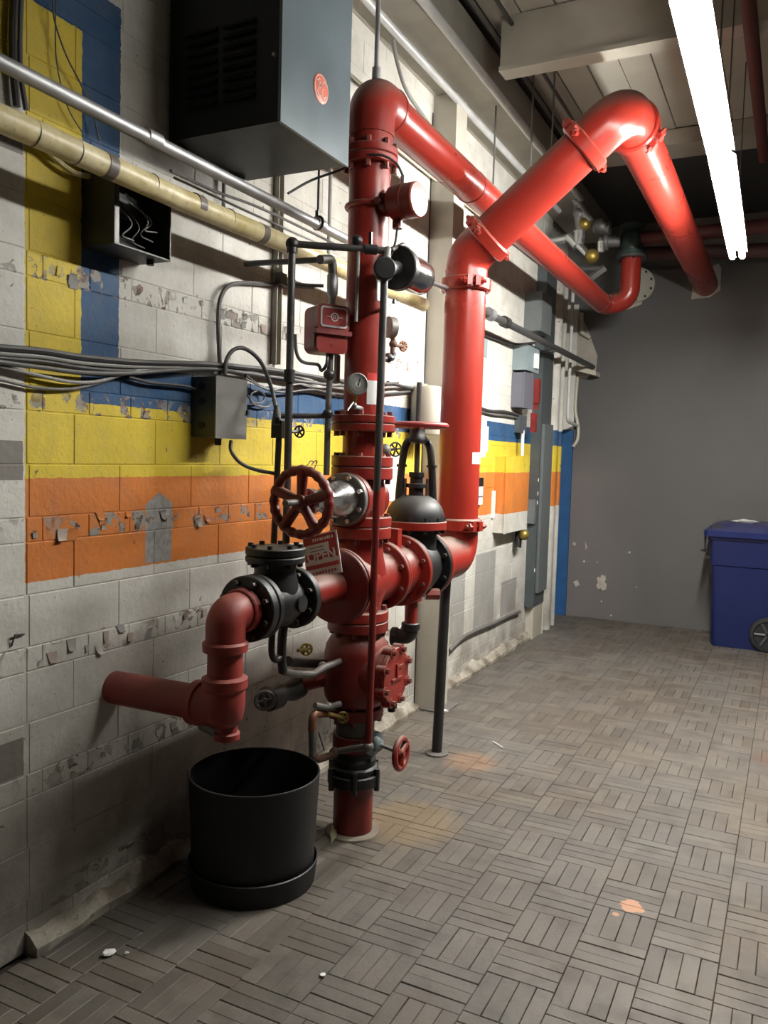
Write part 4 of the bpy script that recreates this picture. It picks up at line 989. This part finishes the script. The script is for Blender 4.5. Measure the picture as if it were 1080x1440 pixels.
pts = [(.225, y, 2.432+.003*math.sin(y*5)) for y in np.linspace(FY0+.3, at(596, 428, x=.225).y, 40)]
part(t, 'jacket', MB().tube(pts, .036, 24), M['tan'])
bnd = paint('band_grey', (.17, .14, .12), .5, .3)
for px, py in ((150, 232), (276, 285), (366, 326)):
    yq = at(px, py, x=.225).y; part(t, 'band', MB().cyl((.225, yq-.018, 2.433), (.225, yq+.018, 2.433), .0375, n=24), bnd)
for px, py in ((45, 190), (105, 208), (212, 258), (320, 310)):
    yq = at(px, py, x=.225).y; part(t, 'jacket_seam', MB().torus((.225, yq, 2.433), Yv, .036, .0015, 24, 6), bnd)

# ---- open junction box
ox, oy0, oy1, oz0, oz1 = .14, 1.955, 2.215, 2.245, 2.50
t = thing('open_junction_box', 'open black electrical box with loose wires under the insulated pipe', 'electrical box', (.07, 2.08, oz0))
dk = paint('olive_black_enamel', (.03, .03, .026), .5, .2)
part(t, 'back', MB().bb((-.002, oy0, oz0), (.012, oy1, oz1)), dk)
part(t, 'near_side', MB().bb((.012, oy0, oz0), (ox, oy0+.005, oz1)), dk); part(t, 'far_side', MB().bb((.012, oy1-.005, oz0), (ox, oy1, oz1)), dk)
part(t, 'floor_plate', MB().bb((.012, oy0+.005, oz0), (ox, oy1-.005, oz0+.005)), dk); part(t, 'top_plate', MB().bb((.012, oy0+.005, oz1-.005), (ox, oy1-.005, oz1)), dk)
part(t, 'lip', MB().bb((ox-.004, oy0+.005, oz0+.005), (ox, oy0+.02, oz1-.005)), M['darkpipe'])
part(t, 'terminal_block', MB().bb((.012, 2.03, 2.36), (.06, 2.14, 2.42)), M['bin_dk'])
for a, b, m_ in (((.08, 2.0, 2.40), (.12, 2.06, 2.28), 'cable_lt'), ((.09, 2.05, 2.43), (.11, 2.16, 2.30), 'cable'), ((.06, 2.10, 2.42), (.10, 2.19, 2.34), 'cable_lt'), ((.07, 2.03, 2.41), (.11, 2.12, 2.27), 'cable_dk')):
    a, b = Vector(a), Vector(b); part(t, 'wire', MB().tube(spline([a, a.lerp(b, .4)+Vector((.03, .02, -.02)), a.lerp(b, .7)+Vector((.01, -.03, -.03)), b]), .0025, 6), M[m_])
part(t, 'knockout_plug', MB().cyl((.09, 2.17, oz0), (.09, 2.17, oz0-.018), .013, n=12), M['blackpl'])

# ---- grey closed junction box with cables
jx, jy0, jy1, jz0, jz1 = .12, 2.50, 2.69, 1.655, 1.885
t = thing('grey_junction_box', 'closed grey steel junction box on the blue and yellow stripes', 'electrical box', (.06, 2.6, jz0))
part(t, 'body', MB().bb((-.002, jy0, jz0), (jx-.006, jy1, jz1)), M['grey_dark'])
part(t, 'cover', MB().bb((jx-.006, jy0-.003, jz0-.003), (jx, jy1+.003, jz1+.003)), paint('worn_grey_cover', (.24, .235, .22), .45, .2, .2), 'lighter grey cover')
for zq in (1.70, 1.79, 1.85): part(t, 'knockout', MB().cyl((.05, jy0, zq), (.05, jy0-.004, zq), .014, n=16), M['blackpl'])
part(t, 'hasp', MB().box((jx, jy1+.005, 1.76), (.012, .012, .02)), M['blackpl'])
part(t, 'gland', MB().cyl((.06, jy0+.09, jz0), (.06, jy0+.09, jz0-.03), .013, n=12), M['darkpipe'])
W = lambda px, py, x=.015: at(px, py, x=x)
def cable(name, label, pts, r, mat, x=.015, cat='cable', grp=None): 
    p = [W(a[0], a[1], a[2] if len(a) > 2 else x) for a in pts]; return solo(name, MB().tube(spline(p, 5), r, 8), M[mat], label, cat, tuple(p[0]), grp)
cb_l = 'grey cable in the bundle strung along the striped wall'
cable('wall_cable', 'thick dark cable along the top of the striped wall bundle', [(-60, 483), (0, 489), (60, 494), (120, 503), (200, 510), (300, 513), (400, 523), (480, 536), (540, 540)], .011, 'cable_dk', .03)
cable('wall_cable', 'pale cable second from top of the striped wall bundle', [(-60, 488), (0, 497), (60, 502), (120, 511), (200, 516), (290, 517), (360, 518), (420, 530), (490, 547), (600, 541)], .007, 'cable_lt', .026)
cable('wall_cable', 'black cable in the middle of the striped wall bundle', [(-60, 497), (0, 504), (60, 509), (120, 518), (180, 522), (250, 519), (310, 515), (400, 536), (490, 556), (600, 549)], .008, 'cable_dk', .02)
cable('wall_cable', 'mid-grey cable just below the black one in the wall bundle', [(-60, 500), (0, 509), (60, 517), (120, 524), (180, 525), (240, 521), (300, 519), (390, 531), (480, 542), (560, 538)], .007, 'cable', .034)
cable('wall_cable', 'pale grey cable sagging across the yellow stripe into the bundle', [(-60, 505), (0, 515), (50, 527), (100, 537), (140, 536), (180, 524), (220, 519), (300, 521)], .006, 'cable_lt', .022)
cable('wall_cable', 'slack grey cable hanging lowest from the wall bundle', [(-60, 522), (0, 534), (50, 545), (100, 547), (140, 538), (175, 526)], .005, 'cable', .015)
cable('wall_cable', 'dark cable curling from the blue stripe into the grey box', [(180, 530), (210, 538), (240, 541), (268, 545), (290, 555)], .006, 'cable_dk', .02)
cable('wall_cable', 'coiled grey wire on the blue stripe right of the grey box', [(348, 556), (356, 566), (368, 566), (372, 556), (362, 550), (352, 556), (356, 568), (376, 572), (386, 560)], .004, 'cable', .02)
cable('wall_cable', 'dark sagging cable between grey box and riser', [(345, 528), (370, 545), (400, 552), (440, 548), (470, 556)], .006, 'cable_dk', .03)
cable('wall_cable', 'pale sagging wire between grey box and riser', [(345, 532), (380, 548), (420, 540), (450, 545), (478, 540)], .004, 'cable_lt', .04)
cable('cable_tie_loop', 'dark cables crossing the wall beyond the riser', [(545, 538), (565, 543), (585, 548), (600, 556)], .010, 'cable_dk', .03)
cable('flexible_conduit', 'thin grey conduit arching up the white wall from the grey box', [(310, 527), (308, 490), (307, 450), (310, 420), (322, 402), (345, 398), (380, 400), (440, 404)], .009, 'greypipe', .02, 'conduit')
cable('flexible_conduit', 'bent grey conduit arching from the box top down to the valve block', [(316, 527, .05), (319, 505, .05), (330, 491, .06), (346, 491, .08), (366, 508, .12), (380, 540, .17), (388, 575, .21), (391, 596, .22)], .0085, 'greypipe', .06, 'conduit')
cable('flexible_conduit', 'grey armoured cable looping from the box bottom to the upright pipe', [(325, 620, .06), (325, 634, .07), (337, 650, .10), (358, 660, .14), (392, 667, .21)], .008, 'greypipe', .06, 'conduit')
# ---- vertical wall strut, conduits
def vconduit(name, label, px, py0, py1, x, r, mat, cat='conduit'):
    p = at(px, py0, x=x); z1 = pz(p.x, p.y, py1); return solo(name, MB().cyl((p.x, p.y, z1), (p.x, p.y, p.z), r, n=12), M[mat], label, cat, (p.x, p.y, z1))
p = at(394, 250, x=.02); z1 = pz(p.x, p.y, 512)
t = thing('strut_channel', 'slotted steel strut standing on the white wall left of the pull box', 'strut', (p.x, p.y, z1))
part(t, 'channel', MB().bb((.0, p.y-.02, z1), (.004, p.y+.02, p.z+.25)).bb((.0, p.y-.02, z1), (.03, p.y-.016, p.z+.25)).bb((.0, p.y+.016, z1), (.03, p.y+.02, p.z+.25)), M['beige_dull'])
part(t, 'clamp', MB().box((.035, p.y, pz(p.x, p.y, 393)), (.03, .05, .05)), M['darkpipe'])
vconduit('thin_conduit', 'thin pale conduit dropping behind the shiny conduit', 315, 240, 300, .02, .008, 'cable_lt')
vconduit('thin_conduit', 'thin pale conduit right beside the riser under the cabinet', 465, 236, 372, .05, .009, 'cable_lt')
cable('wall_cable', 'loose cable pair running behind the yellowed pipe', [(240, 240), (300, 268), (360, 290), (420, 318), (480, 348)], .006, 'greypipe', .10)
cable('wall_cable', 'second loose cable behind the yellowed pipe', [(245, 250), (300, 275), (350, 298), (420, 330), (470, 352)], .005, 'cable_lt', .11)
# cables at the upper left
cable('hanging_cable', 'thick black cable hanging at the top of the yellow pier', [(22, -30), (18, 40), (19, 100), (24, 150)], .011, 'cable_dk', .02)
cable('hanging_cable', 'brown cable hanging beside the black one on the pier', [(31, -30), (28, 60), (30, 110), (37, 155)], .008, 'cable', .02)
cable('hanging_cable', 'yellow painted cable sagging below the insulated pipe', [(62, 205), (80, 225), (105, 243), (130, 249)], .009, 'tan', .03)
cable('hanging_cable', 'thin twisted wire hanging across the yellow stripe', [(74, -20), (76, 25), (92, 75), (112, 115), (128, 150), (140, 200)], .0025, 'cable', .03, 'wire')
cable('hanging_cable', 'second thin wire hanging across the yellow stripe', [(80, -20), (78, 30), (80, 90), (95, 150), (118, 190)], .002, 'cable', .02, 'wire')

# ---- ceiling conduits
def run(name, label, x, z, y0, y1, r, mat, cat='conduit'): return solo(name, MB().cyl((x, y0, z), (x, y1, z), r, n=16), M[mat], label, cat, (x, y0, z))
run('ceiling_conduit', 'lower bright conduit running back beneath the ceiling girder', .15, 3.758, .5, 7.1, .022, 'bright_conduit')
run('ceiling_conduit', 'upper bright conduit running back along the ceiling girder', .36, 3.805, .5, 7.0, .026, 'bright_conduit')
run('ceiling_conduit', 'thin dull conduit tight under the ceiling planks', .44, 3.99, .5, 6.4, .014, 'greypipe')
run('ceiling_conduit', 'thin dark conduit beside the dull one under the planks', .56, 4.0, 1.0, 6.4, .012, 'darkpipe')
run('wall_conduit', 'cream conduit fixed high along the block wall', .03, 3.30, 2.9, 7.4, .012, 'cream')
run('wall_conduit', 'thin cream conduit higher along the block wall', .03, 3.47, 3.0, 7.4, .008, 'cream')
solo('riser_hanger_rod', MB().cyl((RX, RY+.03, 3.10), (RX, RY+.03, 4.05), .010, n=10).cyl((RX, RY+.03, 3.10), (RX, RY+.03, 3.17), .018, n=10), M['steel'], 'steel hanger rod above the riser elbow', 'rod', (RX, RY+.03, 3.1))
cable('hanging_cable', 'pale flexible cable drooping behind the riser elbow', [(553, 55, .3), (558, 85, .3), (572, 128, .3), (600, 170, .2), (640, 228, .1)], .010, 'cable_lt', .3)
for k, (px, py, x, z0) in enumerate(((696, 190, .3, 3.1), (750, 125, .5, 3.3), (779, 130, .6, 3.3))):
    p = at(px, py, x=x); solo('hanger_rod', MB().cyl((p.x, p.y, z0), (p.x, p.y, 4.05), .006, n=8), M['greypipe'], ['thin rod hanging near the girder above the sloping pipe', 'thin rod hanging just left of the sloping pipe', 'thin rod hanging behind the top of the sloping pipe'][k], 'rod', (p.x, p.y, z0))
p0 = at(1055, 20, z=3.72)
t = thing('overhead_red_pipe', 'dark red sprinkler pipe under the ceiling right of the strip lights', 'pipe', (p0.x, 4, 3.72))
xr = at(1066, 140, z=3.72).x
part(t, 'pipe', MB().cyl((xr, .5, 3.72), (xr, 6.3, 3.72), .035, n=20), M['maroon'])
part(t, 'coupling', MB().cyl((xr, 3.5, 3.72), (xr, 3.58, 3.72), .045, n=20), M['maroon'])
run('ceiling_duct_edge', 'grey pipe beside the dark red overhead pipe', xr+.16, 3.75, .5, 6.3, .05, 'greypipe', 'pipe')
pl = solo('branch_pipe', MB().cyl(at(880, 357, y=8.0), at(1085, 352, y=8.0), .06, n=20), paint('dusty_maroon', (.12, .055, .05), .6, .3), 'dusty maroon pipe crossing above the grey back wall', 'pipe', tuple(at(880, 357, y=8.0)))

# ---- far wall: line shaft, boxes, painted enclosure
t = thing('line_shaft_pipe', 'dark steel pipe along the far wall into the back wall', 'pipe', (.2, 5, 2.572))
part(t, 'pipe', MB().cyl((.2, 4.75, 2.575), (.2, BY+.02, 2.568), .026, n=20), M['darkpipe'])
yq = at(710, 452, x=.2).y
part(t, 'coupling', MB().cyl((.2, yq-.03, 2.575), (.2, yq+.05, 2.575), .04, n=20), M['blackpipe'])
part(t, 'flange', MB().cyl((.2, 5.25, 2.575), (.2, 5.33, 2.575), .042, n=20), M['steel'])
part(t, 'bracket', MB().bb((0, 6.9, 2.53), (.22, 6.95, 2.545)), M['darkpipe'])
def wbox(name, label, x1, y0, y1, z0, z1, mat, cmat=None, cat='electrical box', x0=-.002):
    t = thing(name, label, cat, ((x0+x1)/2, (y0+y1)/2, z0))
    part(t, 'body', MB().bb((x0, y0, z0), (x1-.008, y1, z1)), mat); part(t, 'cover', MB().bb((x1-.008, y0-.004, z0-.004), (x1, y1+.004, z1+.004)), cmat or mat)
    return t
en = wbox('painted_enclosure', 'shallow box enclosure painted over with the yellow and orange stripes', .095, 6.10, 6.70, 1.03, 1.63, M['wall'], cat='enclosure')
b2 = wbox('disconnect_box', 'pale blue-grey switch box on the wall by the steel column', .13, 6.43, 6.75, 2.33, 2.53, M['grey_blue'])
part(b2, 'terminal', MB().bb((.13, 6.60, 2.36), (.15, 6.68, 2.48)), M['paper'])
wbox('disconnect_box', 'violet-grey switch box under the pale blue-grey one', .11, 6.43, 6.68, 2.03, 2.31, M['grey_violet'])
wbox('disconnect_box', 'dark grey box at the top of the steel column', .15, 6.70, 7.0, 2.68, 3.0, M['grey_enamel'])
b4 = wbox('wall_switch', 'small dark switch under the violet-grey box', .07, 6.55, 6.66, 1.83, 1.97, M['grey_dark'])
solo('red_call_point', MB().bb((.11, 6.70, 2.08), (.15, 6.76, 2.28)).bb((.11, 6.71, 2.03), (.14, 6.75, 2.08)), M['red_dark'], 'upper small red alarm fitting by the steel column', 'alarm device', (.13, 6.73, 2.05))
solo('red_call_point', MB().bb((.09, 6.70, 1.84), (.13, 6.76, 2.0)).bb((.13, 6.71, 1.86), (.135, 6.75, 1.9)), M['red_dark'], 'lower small red alarm fitting by the steel column', 'alarm device', (.11, 6.73, 1.84))
b5 = wbox('panel_box', 'white electrical panel just right of the big upright pipe', .09, 5.47, 5.62, 1.62, 1.90, M['white'])
wbox('panel_box', 'narrow cream box behind the white panel', .05, 5.68, 5.78, 1.66, 1.84, M['cream'])
b6 = wbox('small_box', 'small grey box high on the bright white wall', .06, 5.55, 5.66, 2.34, 2.46, M['grey_blue'])
t = thing('thermostat', 'white wall thermostat with black top on the orange stripe', 'thermostat', (.02, 5.78, 1.26))
y_ = at(675, 692, x=.02).y
part(t, 'case', MB().bb((-.002, y_-.05, 1.265), (.025, y_+.05, 1.40)), M['paper']); part(t, 'dark_cap', MB().bb((-.002, y_-.05, 1.40), (.027, y_+.05, 1.465)), M['blackpl']); part(t, 'slot', MB().bb((.025, y_-.045, 1.32), (.027, y_+.045, 1.33)), M['grey_dark'])
solo('surface_raceway', MB().bb((-.002, 6.05, 1.15), (.02, 6.085, 1.36)), M['paper'], 'short white raceway strip beside the painted enclosure', 'conduit', (.01, 6.06, 1.15))
cable('wall_cable', 'dark wires strung across the bright wall to the switch boxes', [(672, 573), (690, 578), (710, 579), (735, 586)], .012, 'cable_dk', .03)
cable('wall_cable', 'pale wires under the dark ones on the bright wall', [(672, 577), (695, 583), (715, 585), (738, 590)], .009, 'cable', .02)
cable('wall_cable', 'dark cable from the small grey box to the switch boxes', [(680, 470), (700, 477), (725, 484), (752, 482)], .010, 'cable_dk', .03)
cable('wall_cable', 'thin wire dropping from the small grey box', [(680, 497), (677, 520), (675, 545), (674, 565)], .005, 'cable', .02)
solo('switch_conduit', MB().cyl((.06, 6.6, 1.64), (.06, 6.6, 1.85), .014, n=10), M['paper'], 'short white conduit from dark switch to painted enclosure', 'conduit', (.06, 6.6, 1.64))
t = thing('brass_stop_valve', 'small brass stop valve beneath the painted enclosure', 'valve', tuple(at(733, 755, x=.08)))
part(t, 'body', MB().ball(at(737, 752, x=.10), .045, 14, 10), M['brass']); part(t, 'pipe', MB().tube([at(728, 770, x=.05), at(730, 745, x=.05)], .03, 10), M['blackpipe'])
# sagging kick cable along the far foot
cable('floor_cable', 'grey cable sagging along the wall foot beyond the post', [(632, 915), (650, 897), (668, 887), (695, 876), (715, 866), (731, 860)], .014, 'cable', .02)
# ---- grey steel column
cy0 = 7.05
t = thing('steel_column', 'dark grey steel column with cover panel by the far corner', 'column', (.06, 7.2, 0))
part(t, 'web', MB().bb((-.002, cy0, .30), (.075, 7.40, 3.5)), M['grey_dark'])
part(t, 'flange', MB().bb((-.002, cy0-.012, .30), (.085, cy0, 3.5)), M['grey_dark'])
part(t, 'cover_panel', MB().bb((.075, 7.12, .42), (.10, 7.40, 1.93)), M['grey_enamel'])
part(t, 'base', MB().bb((-.002, 7.10, 0), (.07, 7.40, .30)), M['beige'], 'bare beige foot')
part(t, 'switch_plate', MB().bb((.0, cy0-.06, 1.05), (.075, cy0-.012, 1.26)), M['grey_enamel'])
for zq in (.62, 1.22, 1.30, 1.42): part(t, 'paint_chip', MB().bb((.0805, cy0-.0135, zq), (.0875, cy0-.0115, zq+.03)), M['paper'])
solo('column_seam', MB().bb((.0755, 7.40, 0), (.0, 7.415, 3.4)), M['cream'], 'cream edge strip behind the steel column', 'trim', (.04, 7.41, 0))
for px, r, yy, lb in ((780, .062, 7.62, 'fat white pipe standing in the far corner'), (792, .024, 7.85, 'slim white pipe standing beside the fat one')):
    p = at(px, 500, y=yy); solo('corner_pipe', MB().cyl((p.x, yy, 0), (p.x, yy, 3.3), r, n=20), M['wall'], lb, 'pipe', (p.x, yy, 0))
p = at(802, 500, y=8.0); solo('corner_pipe', MB().tube(bend([(p.x, 8.0, 3.3), (p.x, 8.0, 2.0), (p.x, BY-.02, 1.97)], .06, 6), .017, 12), M['white'], 'thinnest white pipe in the far corner turning into the wall', 'pipe', (p.x, 8.0, 2.0))
t = thing('corner_bracket', 'broken beige bracket on the back wall by the corner pipes', 'bracket', tuple(at(830, 470, y=BY)))
part(t, 'shelf', MB().prism([at(806, 512, y=BY-.2), at(838, 522, y=BY-.2), at(838, 528, y=BY-.2), at(806, 520, y=BY-.2)], (0, .2, 0)), M['cream'])
part(t, 'upper_clip', MB().tube([at(818, 440, y=BY-.05), at(818, 468, y=BY-.05), at(830, 475, y=BY-.05)], .02, 6), M['cream'])
cable('corner_cable', 'cream cable hanging down the grey back wall', [], .01, 'cream') if False else None
cp_ = [at(px, py, y=BY-.03) for px, py in ((812, 530), (811, 545), (809, 575), (813, 600), (812, 618), (806, 628))]
solo('corner_cable', MB().tube(spline(cp_), .017, 10), M['cream'], 'cream cable hanging down the grey back wall', 'cable', tuple(cp_[0]))
solo('corner_wire', MB().tube(spline([at(793, 865, y=BY-.03), at(797, 873, y=BY-.05), at(803, 878, y=BY-.1)]), .012, 8), M['cable_dk'], 'dark wire end at the foot of the blue board', 'wire', (0, BY-.05, .05))

# ---- blue wheeled bin
def rsec(x0, x1, y0, y1, r, z, n=5):
    out = []
    for cx_, cy_, a0 in ((x1-r, y1-r, 0), (x0+r, y1-r, 90), (x0+r, y0+r, 180), (x1-r, y0+r, 270)):
        for i in range(n+1):
            a = math.radians(a0+90*i/n); out.append((cx_+r*math.cos(a), cy_+r*math.sin(a), z))
    return out
def loft(secs, cap0=True, cap1=True):
    mb = MB(); n = len(secs[0]); vs = [v for s in secs for v in s]; fs = []
    for j in range(len(secs)-1):
        for i in range(n): fs.append((j*n+i, j*n+(i+1) % n, (j+1)*n+(i+1) % n, (j+1)*n+i))
    if cap0: fs.append(tuple(range(n-1, -1, -1)))
    if cap1: fs.append(tuple((len(secs)-1)*n+i for i in range(n)))
    return mb.add(vs, fs)
t = thing('recycling_bin', 'blue plastic wheeled recycling bin against the grey back wall', 'bin', (1.8, 8.0, 0))
part(t, 'body', loft([rsec(1.51, 2.02, 7.79, 8.24, .05, .0), rsec(1.50, 2.04, 7.785, 8.245, .05, .05), rsec(1.485, 2.12, 7.765, 8.27, .05, .55), rsec(1.475, 2.14, 7.755, 8.28, .05, .72), rsec(1.462, 2.15, 7.745, 8.29, .05, .73), rsec(1.452, 2.18, 7.74, 8.30, .05, .98)]), M['bin'])
part(t, 'rim', loft([rsec(1.435, 2.20, 7.725, 8.315, .05, .955), rsec(1.43, 2.21, 7.72, 8.32, .05, 1.0)]), M['bin'])
lid = part(t, 'lid', loft([rsec(1.405, 2.27, 7.695, 8.345, .05, .985), rsec(1.405, 2.27, 7.695, 8.345, .05, 1.035), rsec(1.46, 2.24, 7.73, 8.31, .06, 1.075), rsec(1.56, 2.2, 7.80, 8.24, .08, 1.11)]), paint('blue_lid', (.008, .018, .10), .33, .1, .2))
part(lid, 'lid_clip', MB().bb((1.47, 7.715, 1.055), (1.56, 7.735, 1.085)), M['bin_dk'])
part(t, 'handle', MB().bb((1.405, 7.79, .84), (1.42, 7.83, .985)).bb((1.38, 7.79, .835), (1.43, 7.83, .855)).bb((1.42, 7.79, .78), (1.475, 7.83, .80)), M['bin_dk'])
for yy in (7.775, 8.255):
    wl = part(t, 'wheel', MB().lathe((1.965, yy, .152), (0, -1, 0), [(-.045, .10), (-.045, .14), (-.035, .152), (.02, .152), (.032, .142), (.034, .118), (.018, .112), (.016, .02)], 36), M['bin_dk'])
    sp = MB()
    for k in range(6):
        a = k*math.pi/3; e = Vector((math.cos(a), 0, math.sin(a))); sp.tube([Vector((1.965, yy-.024, .152))+e*.02, Vector((1.965, yy-.022, .152))+e*.112], .012, 6)
    part(wl, 'spokes', sp, paint('wheel_grey', (.06, .06, .065), .5, .1))
rc = random.Random(2)
def crumple(c, s, mat, label, cat='litter', flat=1.0, name='paper_scrap'):
    c = Vector(c); mb = MB(); vs = []; n = 9; prof = [.0, .7, 1, .8, .0]
    for j, f in enumerate((-1, -.6, 0, .55, 1)):
        for i in range(n):
            a = 2*math.pi*i/n; r_ = s*math.sqrt(max(0.02, 1-f*f))*rc.uniform(.6, 1.2); vs.append((c.x+r_*math.cos(a), c.y+r_*math.sin(a), c.z+s*flat*(f+1)*.5*rc.uniform(.8, 1.1)))
    fs = [(j*n+i, j*n+(i+1) % n, (j+1)*n+(i+1) % n, (j+1)*n+i) for j in range(4) for i in range(n)]+[tuple(range(n-1, -1, -1)), tuple(4*n+i for i in range(n))]
    mb.add(vs, fs); return solo(name, mb, M[mat], label, cat, tuple(c), sharp=15)
crumple((1.72, 7.9, 1.10), .11, 'paper', 'crumpled white wrapper lying on the blue bin lid', flat=.35)
g = lambda px, py: tuple(at(px, py, z=0))
crumple(g(152, 1342), .022, 'paper', 'white crumb of plaster on the floor by the kerb end', flat=.7, name='plaster_crumb')
crumple(g(454, 1373), .011, 'paper', 'tiny white crumb on the floor before the tub', flat=.9, name='plaster_crumb')
crumple(g(178, 1341), .008, 'copperplug', 'grey crumb right of the plaster crumb near the kerb', flat=.8, name='plaster_crumb')
crumple(g(624, 1001), .03, 'paper', 'white scrap on the floor beyond the black post', flat=.5)
lf = MB().add([g(466, 1185), tuple(Vector(g(474, 1178))+Z*.02), tuple(Vector(g(472, 1166))+Z*.045), tuple(Vector(g(465, 1172))+Z*.03)], [(0, 1, 2, 3)])
solo('dry_leaf', MB().prism([Vector(g(466, 1186))+Z*.001, Vector(g(473, 1180))+Z*.012, Vector(g(473, 1168))+Z*.03, Vector(g(469, 1166))+Z*.034, Vector(g(464, 1177))+Z*.014], (.002, -.001, .001)), paint('yellowed_scrap', (.55, .52, .34), .7, .3), 'curled pale yellow scrap at the riser foot', 'litter', g(466, 1186))
solo('twig', MB().tube([Vector(g(693, 1044))+Z*.004, Vector(g(700, 1048))+Z*.004, Vector(g(707, 1053))+Z*.006], .005, 6), M['copperplug'], 'short pale stick lying on the floor right of the post', 'litter', g(693, 1044))

# ---- small fittings on the wall behind the riser and the yoke
t = thing('wall_stop_valve', 'black little wheel valve with grey ball on the yellow stripe right of the riser', 'valve', tuple(at(548, 632, x=.10)))
part(t, 'ball_body', MB().ball(at(542, 632, x=.20), .03, 14, 10), M['greyfit'])
part(t, 'stem', MB().tube([at(542, 632, x=.20), at(556, 632, x=.20)], .007, 8), M['blackpipe'])
wheel(t, at(556, 632, x=.20), (.8, -.5, 0), .036, .005, M['black'], 6, name='small_wheel', sp=.7)
t = thing('wall_brass_pipe', 'tarnished brass nipple standing on the yellow stripe beside the big red pipe', 'pipe', tuple(at(607, 668, x=.06)))
part(t, 'nipple', MB().tube([at(610, 620, x=.06), at(608, 650, x=.06), at(606, 668, x=.06)], [.014, .018, .014], 12), M['rust'])
part(t, 'union', MB().ball(at(609, 640, x=.06), .026, 12, 8), M['brass'])
part(wall, 'scribble', MB().tube(spline([at(a, b, x=.001) for a, b in ((430, 657), (434, 652), (437, 648), (441, 650), (438, 654), (443, 648), (446, 649), (443, 657), (441, 662))], 4), .0025, 6), M['blackpl'])
part(wall, 'hook', MB().tube([at(16, 909, x=.003), at(21, 893, x=.012), at(34, 892, x=.004)], .003, 6), M['darkpipe'])
